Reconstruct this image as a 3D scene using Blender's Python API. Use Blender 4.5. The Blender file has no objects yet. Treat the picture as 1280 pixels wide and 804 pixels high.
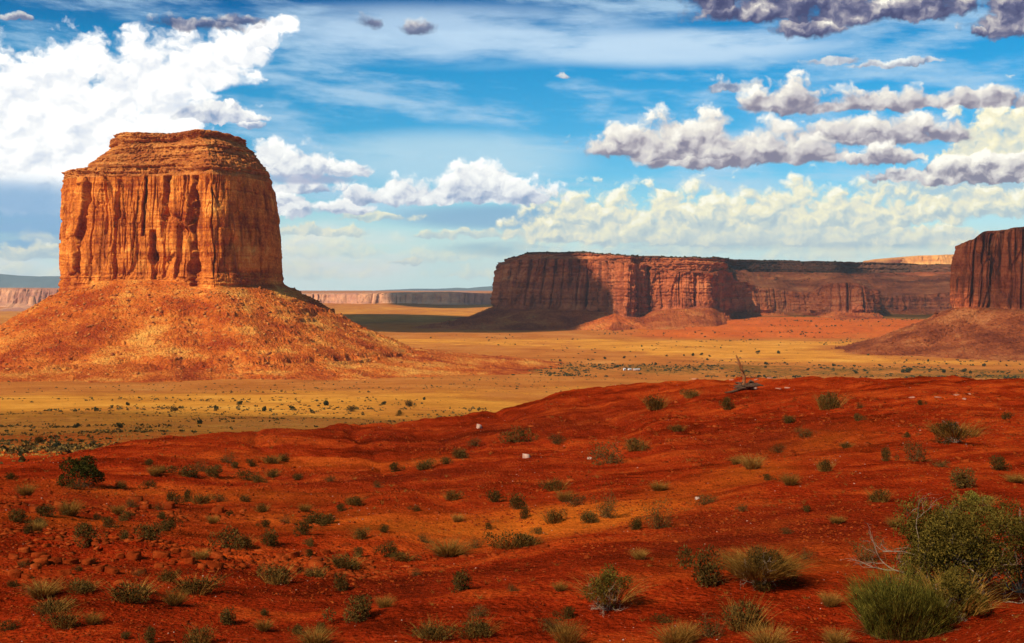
import bpy, math, random
import numpy as np

# ------------------------------------------------------------------ camera, world, sun, exposure
F, W0, H0, HORIZON = 1500.0, 1280.0, 804.0, 362.0
PITCH = -math.atan((H0 / 2 - HORIZON) / F)
scene = bpy.context.scene
col = scene.collection
cam_data = bpy.data.cameras.new("camera")
cam_data.sensor_width = 36.0
cam_data.lens = 36.0 * F / W0
cam_data.clip_start = 0.1
cam_data.clip_end = 200000.0
cam = bpy.data.objects.new("camera", cam_data)
col.objects.link(cam)
cam.location = (0, 0, 0)
cam.rotation_euler = (math.radians(90) + PITCH, 0, 0)
scene.camera = cam

def ray(px, py):
    """direction of a photograph pixel, scaled so that its y is 1"""
    dx, dy, dz = (px - W0 / 2) / F, 1.0, (H0 / 2 - py) / F
    c, s = math.cos(PITCH), math.sin(PITCH)
    y, z = dy * c - dz * s, dy * s + dz * c
    return dx / y, 1.0, z / y

def at(px, py, Y):
    r = ray(px, py)
    return (r[0] * Y, Y, r[2] * Y)

def tz(py):           # tan of elevation on the middle column
    return ray(640, py)[2]

SUN_DIR = np.array([-0.52, -0.61, 0.62]); SUN_DIR = SUN_DIR / np.linalg.norm(SUN_DIR)
SUN_EL = math.asin(SUN_DIR[2])
SUN_AZ = math.atan2(SUN_DIR[0], SUN_DIR[1])       # measured from +Y towards +X

scene.cycles.use_adaptive_sampling = True
scene.cycles.adaptive_threshold = 0.015
scene.cycles.adaptive_min_samples = 12
scene.cycles.max_bounces = 4
scene.cycles.diffuse_bounces = 2
scene.cycles.transparent_max_bounces = 12
scene.view_settings.view_transform = 'Standard'
scene.view_settings.look = 'None'
scene.view_settings.exposure = 0.2
scene.view_settings.gamma = 1.0
scene.view_settings.use_curve_mapping = False

# ---- a tiny expression builder for shader nodes
class X:
    def __init__(s, nt, sock): s.nt, s.k = nt, sock
    def _m(s, op, *a, clamp=False):
        n = s.nt.nodes.new('ShaderNodeMath'); n.operation = op; n.use_clamp = clamp
        for i, v in enumerate((s,) + a):
            if isinstance(v, X): s.nt.links.new(v.k, n.inputs[i])
            else: n.inputs[i].default_value = float(v)
        return X(s.nt, n.outputs[0])
    def __add__(s, o): return s._m('ADD', o)
    __radd__ = __add__
    def __sub__(s, o): return s._m('SUBTRACT', o)
    def __rsub__(s, o): return (s * -1.0) + o
    def __mul__(s, o): return s._m('MULTIPLY', o)
    __rmul__ = __mul__
    def __truediv__(s, o): return s._m('DIVIDE', o)
    def madd(s, a, b): return s._m('MULTIPLY_ADD', a, b)
    def max(s, o): return s._m('MAXIMUM', o)
    def min(s, o): return s._m('MINIMUM', o)
    def lt(s, o): return s._m('LESS_THAN', o)
    def pow(s, o): return s._m('POWER', o)
    def sqrt(s): return s._m('SQRT')
    def abs(s): return s._m('ABSOLUTE')
    def clamp(s): return s._m('ADD', 0.0, clamp=True)
    def mr(s, a, b, c=0.0, d=1.0, smooth=True):
        n = s.nt.nodes.new('ShaderNodeMapRange')
        n.interpolation_type = 'SMOOTHSTEP' if smooth else 'LINEAR'
        n.clamp = True
        s.nt.links.new(s.k, n.inputs[0])
        for i, v in enumerate((a, b, c, d)): n.inputs[i + 1].default_value = v
        return X(s.nt, n.outputs[0])

def vec(nt, x, y, z=0.0):
    n = nt.nodes.new('ShaderNodeCombineXYZ')
    for i, v in enumerate((x, y, z)):
        if isinstance(v, X): nt.links.new(v.k, n.inputs[i])
        else: n.inputs[i].default_value = v
    return X(nt, n.outputs[0])

def noise(nt, v, scale, detail=5, rough=0.55, dist=0.0, dim='3D', out=0, lac=2.0):
    n = nt.nodes.new('ShaderNodeTexNoise'); n.noise_dimensions = dim
    nt.links.new(v.k, n.inputs['Vector'])
    n.inputs['Scale'].default_value = scale; n.inputs['Detail'].default_value = detail
    n.inputs['Roughness'].default_value = rough; n.inputs['Distortion'].default_value = dist
    n.inputs['Lacunarity'].default_value = lac
    return X(nt, n.outputs[out])

def voro(nt, v, scale, detail=0, rough=0.5, feature='F1', rand=1.0, dim='3D', out='Distance', smooth=0.5):
    n = nt.nodes.new('ShaderNodeTexVoronoi'); n.voronoi_dimensions = dim; n.feature = feature
    nt.links.new(v.k, n.inputs['Vector'])
    n.inputs['Scale'].default_value = scale
    if 'Detail' in n.inputs: n.inputs['Detail'].default_value = detail
    if 'Roughness' in n.inputs: n.inputs['Roughness'].default_value = rough
    if feature == 'SMOOTH_F1': n.inputs['Smoothness'].default_value = smooth
    n.inputs['Randomness'].default_value = rand
    return X(nt, n.outputs[out])

def mixc(nt, f, a, b, mode='MIX'):
    n = nt.nodes.new('ShaderNodeMix'); n.data_type = 'RGBA'; n.blend_type = mode
    n.clamp_factor = True
    for i, v in ((0, f), (6, a), (7, b)):
        if isinstance(v, X): nt.links.new(v.k, n.inputs[i])
        elif i == 0: n.inputs[0].default_value = v
        else: n.inputs[i].default_value = (*v, 1.0)
    return X(nt, n.outputs[2])

def ramp(nt, f, stops, interp='LINEAR'):
    n = nt.nodes.new('ShaderNodeValToRGB'); cr = n.color_ramp; cr.interpolation = interp
    while len(cr.elements) < len(stops): cr.elements.new(0.5)
    for e, (p, c) in zip(cr.elements, stops):
        e.position = p; e.color = (*c, 1.0)
    nt.links.new(f.k, n.inputs[0])
    return X(nt, n.outputs[0])

def srgb(r, g, b):
    f = lambda c: (c / 255 / 12.92) if c <= 10.3 else ((c / 255 + 0.055) / 1.055) ** 2.4
    return (f(r), f(g), f(b))

# ---- world: Nishita sky and cumulus clouds laid out by compass direction and elevation
world = bpy.data.worlds.new("World")
scene.world = world
world.use_nodes = True
nt = world.node_tree
nt.nodes.clear()
w_out = nt.nodes.new('ShaderNodeOutputWorld')
w_bg = nt.nodes.new('ShaderNodeBackground')
SKY_STRENGTH = 0.1
w_bg.inputs['Strength'].default_value = SKY_STRENGTH
sky = nt.nodes.new('ShaderNodeTexSky')
sky.sky_type = 'NISHITA'; sky.sun_disc = False
sky.sun_elevation = SUN_EL; sky.sun_rotation = SUN_AZ
sky.altitude = 1600; sky.air_density = 1.0; sky.dust_density = 1.2; sky.ozone_density = 2.0
skyc = X(nt, sky.outputs[0])
tc = nt.nodes.new('ShaderNodeTexCoord')
sep = nt.nodes.new('ShaderNodeSeparateXYZ')
nt.links.new(tc.outputs['Generated'], sep.inputs[0])
dx, dy, dz = (X(nt, sep.outputs[i]) for i in range(3))
AZ = dx._m('ARCTAN2', dy) * 1500.0            # horizontal angle, 1500 units a radian
EL = dz._m('ARCSINE') * 1500.0                # elevation in the same unit

def ang(px, py):
    r = ray(px, py); n = math.sqrt(r[0] ** 2 + 1 + r[2] ** 2)
    return math.atan2(r[0], 1.0) * 1500.0, math.asin(r[2] / n) * 1500.0

P = vec(nt, AZ, EL, 0.0)
# curling displacement of the outlines
dn = noise(nt, P, 1 / 30.0, 5, 0.62, dim='2D', out=1)
ds = nt.nodes.new('ShaderNodeSeparateXYZ'); nt.links.new(dn.k, ds.inputs[0])
DX = (X(nt, ds.outputs[0]) - 0.5); DY = (X(nt, ds.outputs[1]) - 0.5)
QX = DX.madd(24.0, AZ); QY = DY.madd(20.0, EL)
Q = vec(nt, QX, QY * 1.25, 0.0)
Qs = vec(nt, QX - 5.0, (QY + 5.5) * 1.25, 0.0)
def billow(v, sc):
    return 1.0 - voro(nt, v, 1 / sc, 3.0, 0.5, 'SMOOTH_F1', dim='2D', smooth=0.55)
B0, B1 = billow(Q, 33.0), billow(Qs, 33.0)
Qb = vec(nt, QX, QY * 1.35 + 400.0)
Qbs = vec(nt, QX - 8.0, (QY + 10.0) * 1.35 + 400.0)
G0, G1 = billow(Qb, 46.0), billow(Qbs, 46.0)
Qf = vec(nt, QX, QY * 1.1, 7.0)
Qfs = vec(nt, QX - 3.0, (QY + 4.0) * 1.1, 7.0)
N0, N1 = noise(nt, Qf, 1 / 16.0, 6, 0.6, dim='2D'), noise(nt, Qfs, 1 / 16.0, 6, 0.6, dim='2D')
FAR = (B0.madd(0.7, N0.madd(0.5, -0.42)), (B0 - B1).madd(0.75, (N0 - N1) * 0.5))
NEAR = (G0.madd(0.8, N0.madd(0.6, -0.52)), (G0 - G1).madd(0.95, (N0 - N1) * 0.6))

def cloud_group(blobs, soft=0.16, edge=1.0, kind=None):
    """blobs: (px centre, py of the base, half width, height, depth under the base). Returns alpha and height within the cloud."""
    e = t_best = None
    for cx, by, hw, h, hb in blobs:
        a, b = ang(cx, by)
        u = QX.madd(1.0 / hw, -a / hw)
        t = QY.madd(1.0 / h, -b / h)
        tt = t.max(t * (-h / hb))
        d = u.madd(u, tt * tt)
        if e is None: e, t_best = d, t
        else:
            sel = d.lt(e)
            t_best = t_best + sel * (t - t_best)
            e = e.min(d)
    d = 1.0 - e.sqrt()
    d = ((kind or NEAR)[0] * edge).madd(t_best.mr(-0.6, 0.25, 0.3, 1.0), d)
    return d.mr(0.0, soft), d, t_best

def shade(a, d, t, stops, lit=1.0, lo=-0.15, hi=1.0, kind=None, grad=0.75):
    f = t.mr(lo, hi, 0, 1, smooth=False).madd(grad, (kind or NEAR)[1].madd(lit, 0.9 - grad - 0.05))
    return ramp(nt, f.clamp(), stops)
K = 1.0 / SKY_STRENGTH
def kc(r, g, b, m=1.0):
    c = srgb(r, g, b); return tuple(v * m for v in c)

# clear sky: Nishita pushed to the deep blue of the dry air, paler towards the horizon
hs = nt.nodes.new('ShaderNodeHueSaturation')
hs.inputs['Hue'].default_value = 0.482
hs.inputs['Saturation'].default_value = 1.62; hs.inputs['Value'].default_value = 1.0
nt.links.new(skyc.k, hs.inputs['Color'])
base = mixc(nt, 1.0, X(nt, hs.outputs[0]), (0.62, 0.86, 0.95), 'MULTIPLY')
kk = nt.nodes.new('ShaderNodeVectorMath'); kk.operation = 'SCALE'; kk.inputs['Scale'].default_value = SKY_STRENGTH
nt.links.new(base.k, kk.inputs[0])
C = X(nt, kk.outputs[0])

top = EL.mr(270.0, 395.0, 0, 1.0) * AZ.mr(500.0, -650.0, 0.55, 1.0)
C = mixc(nt, top * 0.95, C, kc(12, 54, 128))
# dry-air paleness near the horizon and thin high streaks
S1 = noise(nt, vec(nt, AZ * 0.28, EL * 1.6), 1 / 60.0, 5, 0.6, dim='2D')
S2 = noise(nt, vec(nt, AZ * 0.5 + EL * 0.6, EL * 2.2), 1 / 90.0, 6, 0.62, dim='2D')
hz = EL.mr(150.0, 10.0, 0, 0.95)
C = mixc(nt, hz, C, kc(206, 230, 224))
veil = S2.mr(0.42, 0.75, 0, 0.75) * EL.mr(60.0, 120.0)
C = mixc(nt, veil, C, kc(176, 206, 228))

def veil_at(C, px, py, hw, h, amount, colr, lo=0.35, hi=0.7, n=None):
    a, b = ang(px, py)
    u = AZ.madd(1 / hw, -a / hw); v = EL.madd(1 / h, -b / h)
    m = u.madd(u, v * v).mr(1.0, 0.1) * (n or S1).mr(lo, hi) * amount
    return mixc(nt, m, C, colr)
C = veil_at(C, 560, 45, 330, 45, 0.75, kc(186, 212, 234), 0.2, 0.6)
C = veil_at(C, 560, 200, 210, 45, 0.8, kc(176, 210, 226), 0.1, 0.5)
C = veil_at(C, 860, 60, 240, 28, 0.85, kc(190, 215, 235), 0.2, 0.55)
C = veil_at(C, 30, 330, 130, 60, 0.9, kc(222, 232, 232), 0.2, 0.6)
C = veil_at(C, 420, 320, 130, 55, 0.85, kc(232, 232, 224), 0.25, 0.7)
# low grey blue bars of cloud
C = veil_at(C, 640, 272, 200, 20, 0.85, kc(126, 168, 200), 0.1, 0.5)
C = veil_at(C, 30, 285, 120, 42, 0.9, kc(104, 160, 200), 0.0, 0.45)
C = veil_at(C, 930, 306, 420, 12, 0.85, kc(140, 172, 190), 0.25, 0.6)
C = veil_at(C, 1200, 235, 150, 24, 0.7, kc(170, 190, 200), 0.2, 0.6)

CREAM = [(0.0, kc(168, 188, 196)), (0.28, kc(192, 204, 200)), (0.5, kc(220, 220, 202)), (0.75, kc(240, 234, 200)), (1.0, kc(252, 248, 226))]
WHITE = [(0.0, kc(136, 158, 190)), (0.22, kc(186, 194, 210)), (0.45, kc(226, 228, 230)), (0.7, kc(246, 246, 242)), (1.0, kc(255, 254, 250))]
GREY = [(0.0, kc(126, 122, 142)), (0.16, kc(162, 156, 166)), (0.34, kc(200, 195, 196)), (0.6, kc(226, 221, 212)), (1.0, kc(254, 250, 238))]
DARK = [(0.0, kc(66, 70, 108)), (0.3, kc(98, 100, 132)), (0.55, kc(150, 146, 160)), (0.8, kc(206, 200, 196)), (1.0, kc(246, 240, 226))]

def layer(C, blobs, stops, amount=1.0, **kw):
    sk = {k: kw.pop(k) for k in ('lit', 'lo', 'hi', 'grad') if k in kw}
    sk['kind'] = kw.get('kind')
    a, d, t = cloud_group(blobs, **kw)
    return mixc(nt, a * amount, C, shade(a, d, t, stops, **sk))

# far bank along the horizon
C = layer(C, [(420, 318, 110, 34, 8), (560, 322, 130, 20, 8), (380, 345, 120, 40, 6), (700, 318, 130, 24, 8), (860, 316, 140, 22, 8), (1040, 318, 160, 24, 8), (1220, 315, 140, 30, 8), (30, 345, 110, 36, 8), (640, 345, 150, 16, 6), (60, 300, 60, 12, 5)],
          CREAM, 0.55, kind=FAR, soft=0.8, lit=0.7, grad=0.5)
C = layer(C, [(545, 296, 30, 9, 4), (600, 293, 36, 9, 4), (510, 328, 26, 7, 4), (700, 298, 40, 10, 4),
              (40, 318, 60, 16, 8), (470, 272, 60, 9, 5), (1000, 303, 260, 8, 5), (800, 300, 60, 6, 3), (395, 290, 70, 12, 6)],
          CREAM, 0.8, kind=FAR, soft=0.35, edge=1.0)
C = layer(C, [(770, 296, 95, 66, 12), (700, 292, 80, 40, 12), (845, 294, 75, 74, 12), (720, 276, 70, 42, 12), (900, 288, 70, 62, 12),
              (985, 284, 95, 66, 14), (1080, 280, 80, 52, 14), (1150, 270, 90, 40, 14), (920, 296, 120, 34, 10),
              (1030, 296, 120, 26, 8), (1150, 300, 95, 24, 6), (1190, 298, 50, 14, 5), (690, 286, 60, 20, 8), (1240, 262, 80, 34, 12)],
          CREAM, 0.97, kind=FAR, soft=0.40, lit=1.15, grad=0.55)
C = veil_at(C, 900, 296, 460, 16, 0.45, kc(196, 208, 204), 0.25, 0.65)
C = veil_at(C, 900, 250, 460, 40, 0.12, kc(200, 212, 212), 0.3, 0.7, S2)
C = veil_at(C, 980, 330, 420, 22, 0.8, kc(226, 224, 200), 0.4, 0.7)
C = veil_at(C, 700, 312, 200, 12, 0.8, kc(150, 184, 196), 0.3, 0.6)
# white cumulus beside the left butte and the heap in the middle
C = layer(C, [(350, 262, 75, 34, 12), (430, 262, 50, 16, 8), (520, 250, 90, 30, 7), (470, 250, 50, 22, 6), (600, 250, 60, 56, 8), (575, 251, 60, 42, 7), (655, 250, 60, 34, 7),
              (395, 215, 48, 44, 6), (350, 215, 46, 34, 6), (330, 205, 40, 34, 6), (430, 216, 40, 20, 6), (380, 236, 60, 16, 6)],
          WHITE, 0.97, soft=0.38, lit=0.75, grad=0.6)
C = veil_at(C, 385, 224, 70, 8, 0.8, kc(160, 168, 196), 0.25, 0.6)
# the thunderhead on the left
C = layer(C, [(60, 220, 115, 150, 16), (130, 200, 110, 140, 40), (30, 150, 70, 90, 60), (75, 110, 62, 72, 40), (100, 75, 40, 36, 20),
              (190, 110, 85, 75, 50), (240, 90, 90, 58, 24), (290, 70, 62, 40, 16), (325, 50, 34, 26, 14), (350, 30, 26, 12, 12),
              (215, 150, 60, 60, 30), (-30, 190, 80, 130, 40), (25, 240, 100, 60, 30), (110, 235, 80, 60, 30), (200, 190, 80, 70, 20)],
          [(0.0, kc(208, 216, 228)), (0.2, kc(222, 227, 234)), (0.45, kc(236, 238, 240)), (0.7, kc(252, 252, 250)), (1.0, kc(255, 255, 253))],
          1.0, soft=0.36, edge=0.8, lit=1.0, lo=-0.9, hi=1.1, grad=0.45)
C = veil_at(C, 20, 262, 140, 46, 0.95, kc(132, 172, 208), 0.1, 0.6)
C = layer(C, [(262, 150, 62, 26, 4), (235, 148, 34, 22, 4), (305, 149, 24, 12, 4), (310, 157, 18, 8, 5)], WHITE, 1.0, soft=0.28, lit=0.8)
C = layer(C, [(255, 32, 75, 13, 8), (300, 26, 40, 10, 6)], DARK, 0.8, soft=0.6)
# bright heap at the right edge and the grey cumulus in front of it
C = layer(C, [(1235, 215, 65, 84, 14), (1275, 205, 50, 90, 16), (1215, 190, 40, 50, 14), (1300, 190, 50, 80, 20)], CREAM, 1.0, soft=0.25, lit=0.8, lo=-0.6)
C = layer(C, [(1040, 76, 40, 9, 6), (910, 112, 40, 15, 5), (705, 96, 11, 8, 4), (20, 24, 26, 6, 4), (1120, 80, 60, 6, 4)], GREY, 0.75, soft=0.4, lit=0.8)
C = layer(C, [(1000, 134, 55, 40, 8), (960, 134, 60, 24, 8), (1075, 132, 60, 22, 8), (1140, 131, 50, 22, 7), (1230, 128, 70, 22, 7), (1030, 136, 120, 18, 7)], GREY, 1.0, soft=0.42, lit=0.7)
C = layer(C, [(1060, 170, 70, 34, 10), (1130, 172, 70, 34, 10), (1180, 172, 50, 26, 8), (1110, 174, 120, 22, 9)], GREY, 1.0, soft=0.42, lit=0.7)
C = layer(C, [(800, 190, 85, 42, 9), (850, 194, 95, 58, 10), (890, 196, 60, 66, 10), (945, 200, 90, 54, 10), (1010, 198, 62, 34, 9), (900, 204, 120, 26, 8),
              (1105, 200, 42, 24, 8), (1070, 200, 26, 10, 6)], GREY, 1.0, soft=0.42, lit=0.7)
C = layer(C, [(1240, 222, 62, 30, 8), (1190, 222, 44, 26, 8), (1120, 222, 42, 16, 7), (1280, 220, 40, 34, 8)], GREY, 0.95, soft=0.25)
# dark undersides at the top of the view
C = layer(C, [(960, 14, 110, 34, 16), (1050, 18, 90, 34, 16), (1010, 36, 48, 18, 14), (1160, 14, 75, 30, 12), (900, 2, 50, 20, 12),
              (1265, 30, 52, 60, 20), (1225, 40, 14, 8, 6)], DARK, 1.0, soft=0.42, lit=1.0, lo=-0.4, hi=1.4)
C = layer(C, [(466, 30, 22, 14, 8), (520, 36, 32, 12, 8)], DARK, 0.85, soft=0.7, lit=0.5)
# below the horizon: the warm ground colour
fin = nt.nodes.new('ShaderNodeVectorMath'); fin.operation = 'SCALE'; fin.inputs['Scale'].default_value = K
nt.links.new(C.k, fin.inputs[0])
nt.links.new(fin.outputs[0], w_bg.inputs['Color'])
# the rest of the sky, outside the banks of cloud, is a plainer one
w_bg2 = nt.nodes.new('ShaderNodeBackground'); w_bg2.inputs['Strength'].default_value = SKY_STRENGTH
R2 = mixc(nt, EL.mr(120.0, 5.0, 0, 0.5), base, kc(180, 205, 215, K))
R2 = mixc(nt, EL.mr(-2.0, -60.0), mixc(nt, noise(nt, vec(nt, dx, dy, dz), 2.2, 4, 0.6).mr(0.5, 0.66, 0, 0.45), R2, kc(196, 196, 196, K)), kc(150, 92, 60, K))
nt.links.new(R2.k, w_bg2.inputs['Color'])
band = AZ.abs().lt(900.0) * EL._m('GREATER_THAN', -12.0) * EL.lt(600.0)
ms = nt.nodes.new('ShaderNodeMixShader')
nt.links.new(band.k, ms.inputs[0]); nt.links.new(w_bg2.outputs[0], ms.inputs[1]); nt.links.new(w_bg.outputs[0], ms.inputs[2])
nt.links.new(ms.outputs[0], w_out.inputs['Surface'])
world.cycles.sampling_method = 'MANUAL'
world.cycles.sample_map_resolution = 256

sun_d = bpy.data.lights.new("sun", 'SUN')
sun_d.energy = 4.9; sun_d.angle = math.radians(0.53); sun_d.color = (1.0, 0.91, 0.76)
sun = bpy.data.objects.new("sun", sun_d)
col.objects.link(sun)
import mathutils
sun.rotation_euler = mathutils.Vector(SUN_DIR).to_track_quat('Z', 'Y').to_euler()
# ------------------------------------------------------------------ numpy noise
def _hash(ix, iy, iz, seed):
    h = (ix.astype(np.int64) * 374761393 + iy.astype(np.int64) * 668265263 + iz.astype(np.int64) * 2147483647 + seed * 1274126177) & 0xFFFFFFFF
    h = ((h ^ (h >> 13)) * 1274126177) & 0xFFFFFFFF
    h = ((h ^ (h >> 16)) * 2246822519) & 0xFFFFFFFF
    return ((h ^ (h >> 15)) & 0xFFFFFF) / float(0xFFFFFF)

def vnoise(x, y, z=0.0, seed=0):
    x, y, z = np.broadcast_arrays(np.asarray(x, float), np.asarray(y, float), np.asarray(z, float))
    ix, iy, iz = np.floor(x), np.floor(y), np.floor(z)
    fx, fy, fz = x - ix, y - iy, z - iz
    fx, fy, fz = (f * f * f * (f * (f * 6 - 15) + 10) for f in (fx, fy, fz))
    r = 0
    for a in (0, 1):
        wx = fx if a else 1 - fx
        for b in (0, 1):
            wy = fy if b else 1 - fy
            for c in (0, 1):
                wz = fz if c else 1 - fz
                r = r + wx * wy * wz * _hash(ix + a, iy + b, iz + c, seed)
    return r * 2 - 1

def fbm(x, y, z=0.0, oct=4, rough=0.5, seed=0):
    r, a, f, t = 0, 1.0, 1.0, 0.0
    for o in range(oct):
        r = r + a * vnoise(x * f + o * 17.3, y * f - o * 9.1, (z * f if not np.isscalar(z) else z) + o * 5.7, seed + o)
        t += a; a *= rough; f *= 2.03
    return r / t

def ridged(x, y, z=0.0, oct=4, rough=0.5, seed=0):
    r, a, f, t = 0, 1.0, 1.0, 0.0
    for o in range(oct):
        r = r + a * (1 - np.abs(vnoise(x * f + o * 7.3, y * f + o * 3.1, (z * f if not np.isscalar(z) else z) + o * 2.7, seed + o)) * 2)
        t += a; a *= rough; f *= 2.1
    return r / t

def worley(x, y, z, seed=0):
    """nearest distance, and a random value of the nearest cell"""
    ix, iy, iz = np.floor(x), np.floor(y), np.floor(z)
    best = np.full(x.shape, 9.0); cell = np.zeros(x.shape)
    for a in (-1, 0, 1):
        for b in (-1, 0, 1):
            for c in (-1, 0, 1):
                cx, cy, cz = ix + a, iy + b, iz + c
                px_ = cx + _hash(cx, cy, cz, seed + 1); py_ = cy + _hash(cx, cy, cz, seed + 2); pz_ = cz + _hash(cx, cy, cz, seed + 3)
                d = (px_ - x) ** 2 + (py_ - y) ** 2 + (pz_ - z) ** 2
                m = d < best
                best = np.where(m, d, best); cell = np.where(m, _hash(cx, cy, cz, seed + 4), cell)
    return np.sqrt(best), cell

def sstep(x, a, b):
    t = np.clip((x - a) / (b - a), 0, 1)
    return t * t * (3 - 2 * t)

# ------------------------------------------------------------------ object helpers
def mesh_from(name, verts, faces, mat=None, parent=None, smooth=True, loc=None, attr=None):
    """verts (n,3) and faces (m,3|4) as numpy arrays -> one linked mesh object"""
    me = bpy.data.meshes.new(name)
    verts = np.asarray(verts, dtype=np.float32); faces = np.asarray(faces, dtype=np.int32)
    me.vertices.add(len(verts)); me.vertices.foreach_set("co", verts.ravel())
    k = faces.shape[1]
    me.loops.add(faces.size); me.loops.foreach_set("vertex_index", faces.ravel())
    me.polygons.add(len(faces))
    me.polygons.foreach_set("loop_start", np.arange(0, faces.size, k, dtype=np.int32))
    me.polygons.foreach_set("loop_total", np.full(len(faces), k, dtype=np.int32))
    me.update(calc_edges=True)
    if smooth: me.polygons.foreach_set("use_smooth", np.ones(len(faces), dtype=bool))
    if attr is not None:
        for an, av in attr.items():
            ca = me.color_attributes.new(name=an, type='FLOAT_COLOR', domain='POINT')
            ca.data.foreach_set("color", np.concatenate([av, np.ones((len(av), 1))], 1).astype(np.float32).ravel())
    if mat is not None: me.materials.append(mat)
    o = bpy.data.objects.new(name, me)
    col.objects.link(o)
    if parent is not None: o.parent = parent
    if loc is not None: o.location = loc
    return o

def tag(o, label=None, cat=None, group=None, kind=None):
    if label: o["label"] = label
    if cat: o["category"] = cat
    if group: o["group"] = group
    if kind: o["kind"] = kind
    return o

def empty(name, loc=(0, 0, 0), rz=0.0):
    o = bpy.data.objects.new(name, None); o.empty_display_size = 0.3
    o.location = loc; o.rotation_euler = (0, 0, rz)
    col.objects.link(o)
    return o

def grid_faces(n, m, wrap=False):
    """n rows, m columns"""
    i = np.arange(n - 1)[:, None] * m
    if wrap:
        j = np.arange(m)[None, :]; j2 = (j + 1) % m
    else:
        j = np.arange(m - 1)[None, :]; j2 = j + 1
    a, b, c, d = i + j, i + j2, i + m + j2, i + m + j
    return np.stack([a.ravel(), b.ravel(), c.ravel(), d.ravel()], 1)

# ------------------------------------------------------------------ materials
def new_mat(name, rough=0.95, spec=0.15):
    m = bpy.data.materials.new(name); m.use_nodes = True
    t = m.node_tree; p = t.nodes['Principled BSDF']
    p.inputs['Roughness'].default_value = rough
    p.inputs['Specular IOR Level'].default_value = spec
    return m, t, p

def wpos(t):
    g = t.nodes.new('ShaderNodeNewGeometry')
    return X(t, g.outputs['Position'])

def xyz(t, v):
    s = t.nodes.new('ShaderNodeSeparateXYZ'); t.links.new(v.k, s.inputs[0])
    return [X(t, s.outputs[i]) for i in range(3)]

def bump(t, p, h, strength=0.5, dist=1.0, prev=None):
    b = t.nodes.new('ShaderNodeBump')
    b.inputs['Strength'].default_value = strength; b.inputs['Distance'].default_value = dist
    t.links.new(h.k, b.inputs['Height'])
    if prev is not None: t.links.new(prev.outputs[0], b.inputs['Normal'])
    t.links.new(b.outputs[0], p.inputs['Normal'])
    return b

def rock_material(name, light, mid, dark, scale=1.0, strata=1.0, streak=1.0, varnish=(0.12, 0.03, 0.012), var_amt=0.5, bmp=1.0, zband=None):
    """bedded sandstone: level beds of slightly different stone, desert varnish streaks, grain. scale in metres-ish"""
    m, t, p = new_mat(name, 1.0, 0.02)
    pos = wpos(t); x, y, z = xyz(t, pos)
    wob = noise(t, pos, 0.012 / scale, 3, 0.5)
    zz = wob.madd(14.0 * scale, z)
    beds = noise(t, vec(t, x * 0.002, y * 0.002, zz * (0.16 / scale)), 1.0, 6, 0.68)
    blotch = noise(t, pos, 0.03 / scale, 6, 0.62)
    fine = noise(t, pos, 0.35 / scale, 5, 0.65)
    stk = noise(t, vec(t, x * (0.10 / scale), y * (0.10 / scale), z * (0.012 / scale)), 1.0, 6, 0.6)
    f = beds.madd(0.55 * strata, blotch.madd(0.6, fine.madd(0.35, -0.25 - 0.275 * strata + 0.1)))
    f = (f - 0.42).madd(2.0, 0.52)
    c = ramp(t, f.clamp(), [(0.12, dark), (0.42, mid), (0.75, light)])
    v = stk.mr(0.50, 0.66, 0, var_amt * streak)
    c = mixc(t, v, c, varnish)
    if zband: 
        for z0, z1, cc, amt in zband:
            b_ = zz.mr(z0 - 3, z0) * zz.mr(z1 + 3, z1) * amt
            c = mixc(t, b_ * beds.mr(0.3, 0.6), c, cc)
    t.links.new(c.k, p.inputs['Base Color'])
    h = beds.madd(1.2, fine.madd(0.8, blotch * 0.5)).madd(1.0, stk * 0.8)
    bump(t, p, h, 0.9 * bmp, 2.2 * scale)
    return m

def talus_material(name, light, mid, dark, scale=1.0, bmp=1.0):
    m, t, p = new_mat(name, 1.0, 0.02)
    pos = wpos(t); x, y, z = xyz(t, pos)
    big = noise(t, vec(t, x, y, z * 2.4), 0.016 / scale, 6, 0.66)
    rub = voro(t, pos, 0.32 / scale, 2.0, 0.6)
    cellc = voro(t, pos, 0.32 / scale, 0, 0.6, out='Color')
    fine = noise(t, pos, 0.7 / scale, 5, 0.7)
    cs = xyz(t, cellc)[0]
    f = (big - 0.5).madd(1.9, cs.madd(0.16, fine.madd(0.34, 0.20)))
    c = ramp(t, f.clamp(), [(0.2, dark), (0.48, mid), (0.8, light)])
    t.links.new(c.k, p.inputs['Base Color'])
    bump(t, p, (rub * -1.2).madd(1.0, fine * 0.8), 1.0 * bmp, 1.6 * scale)
    return m

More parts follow.
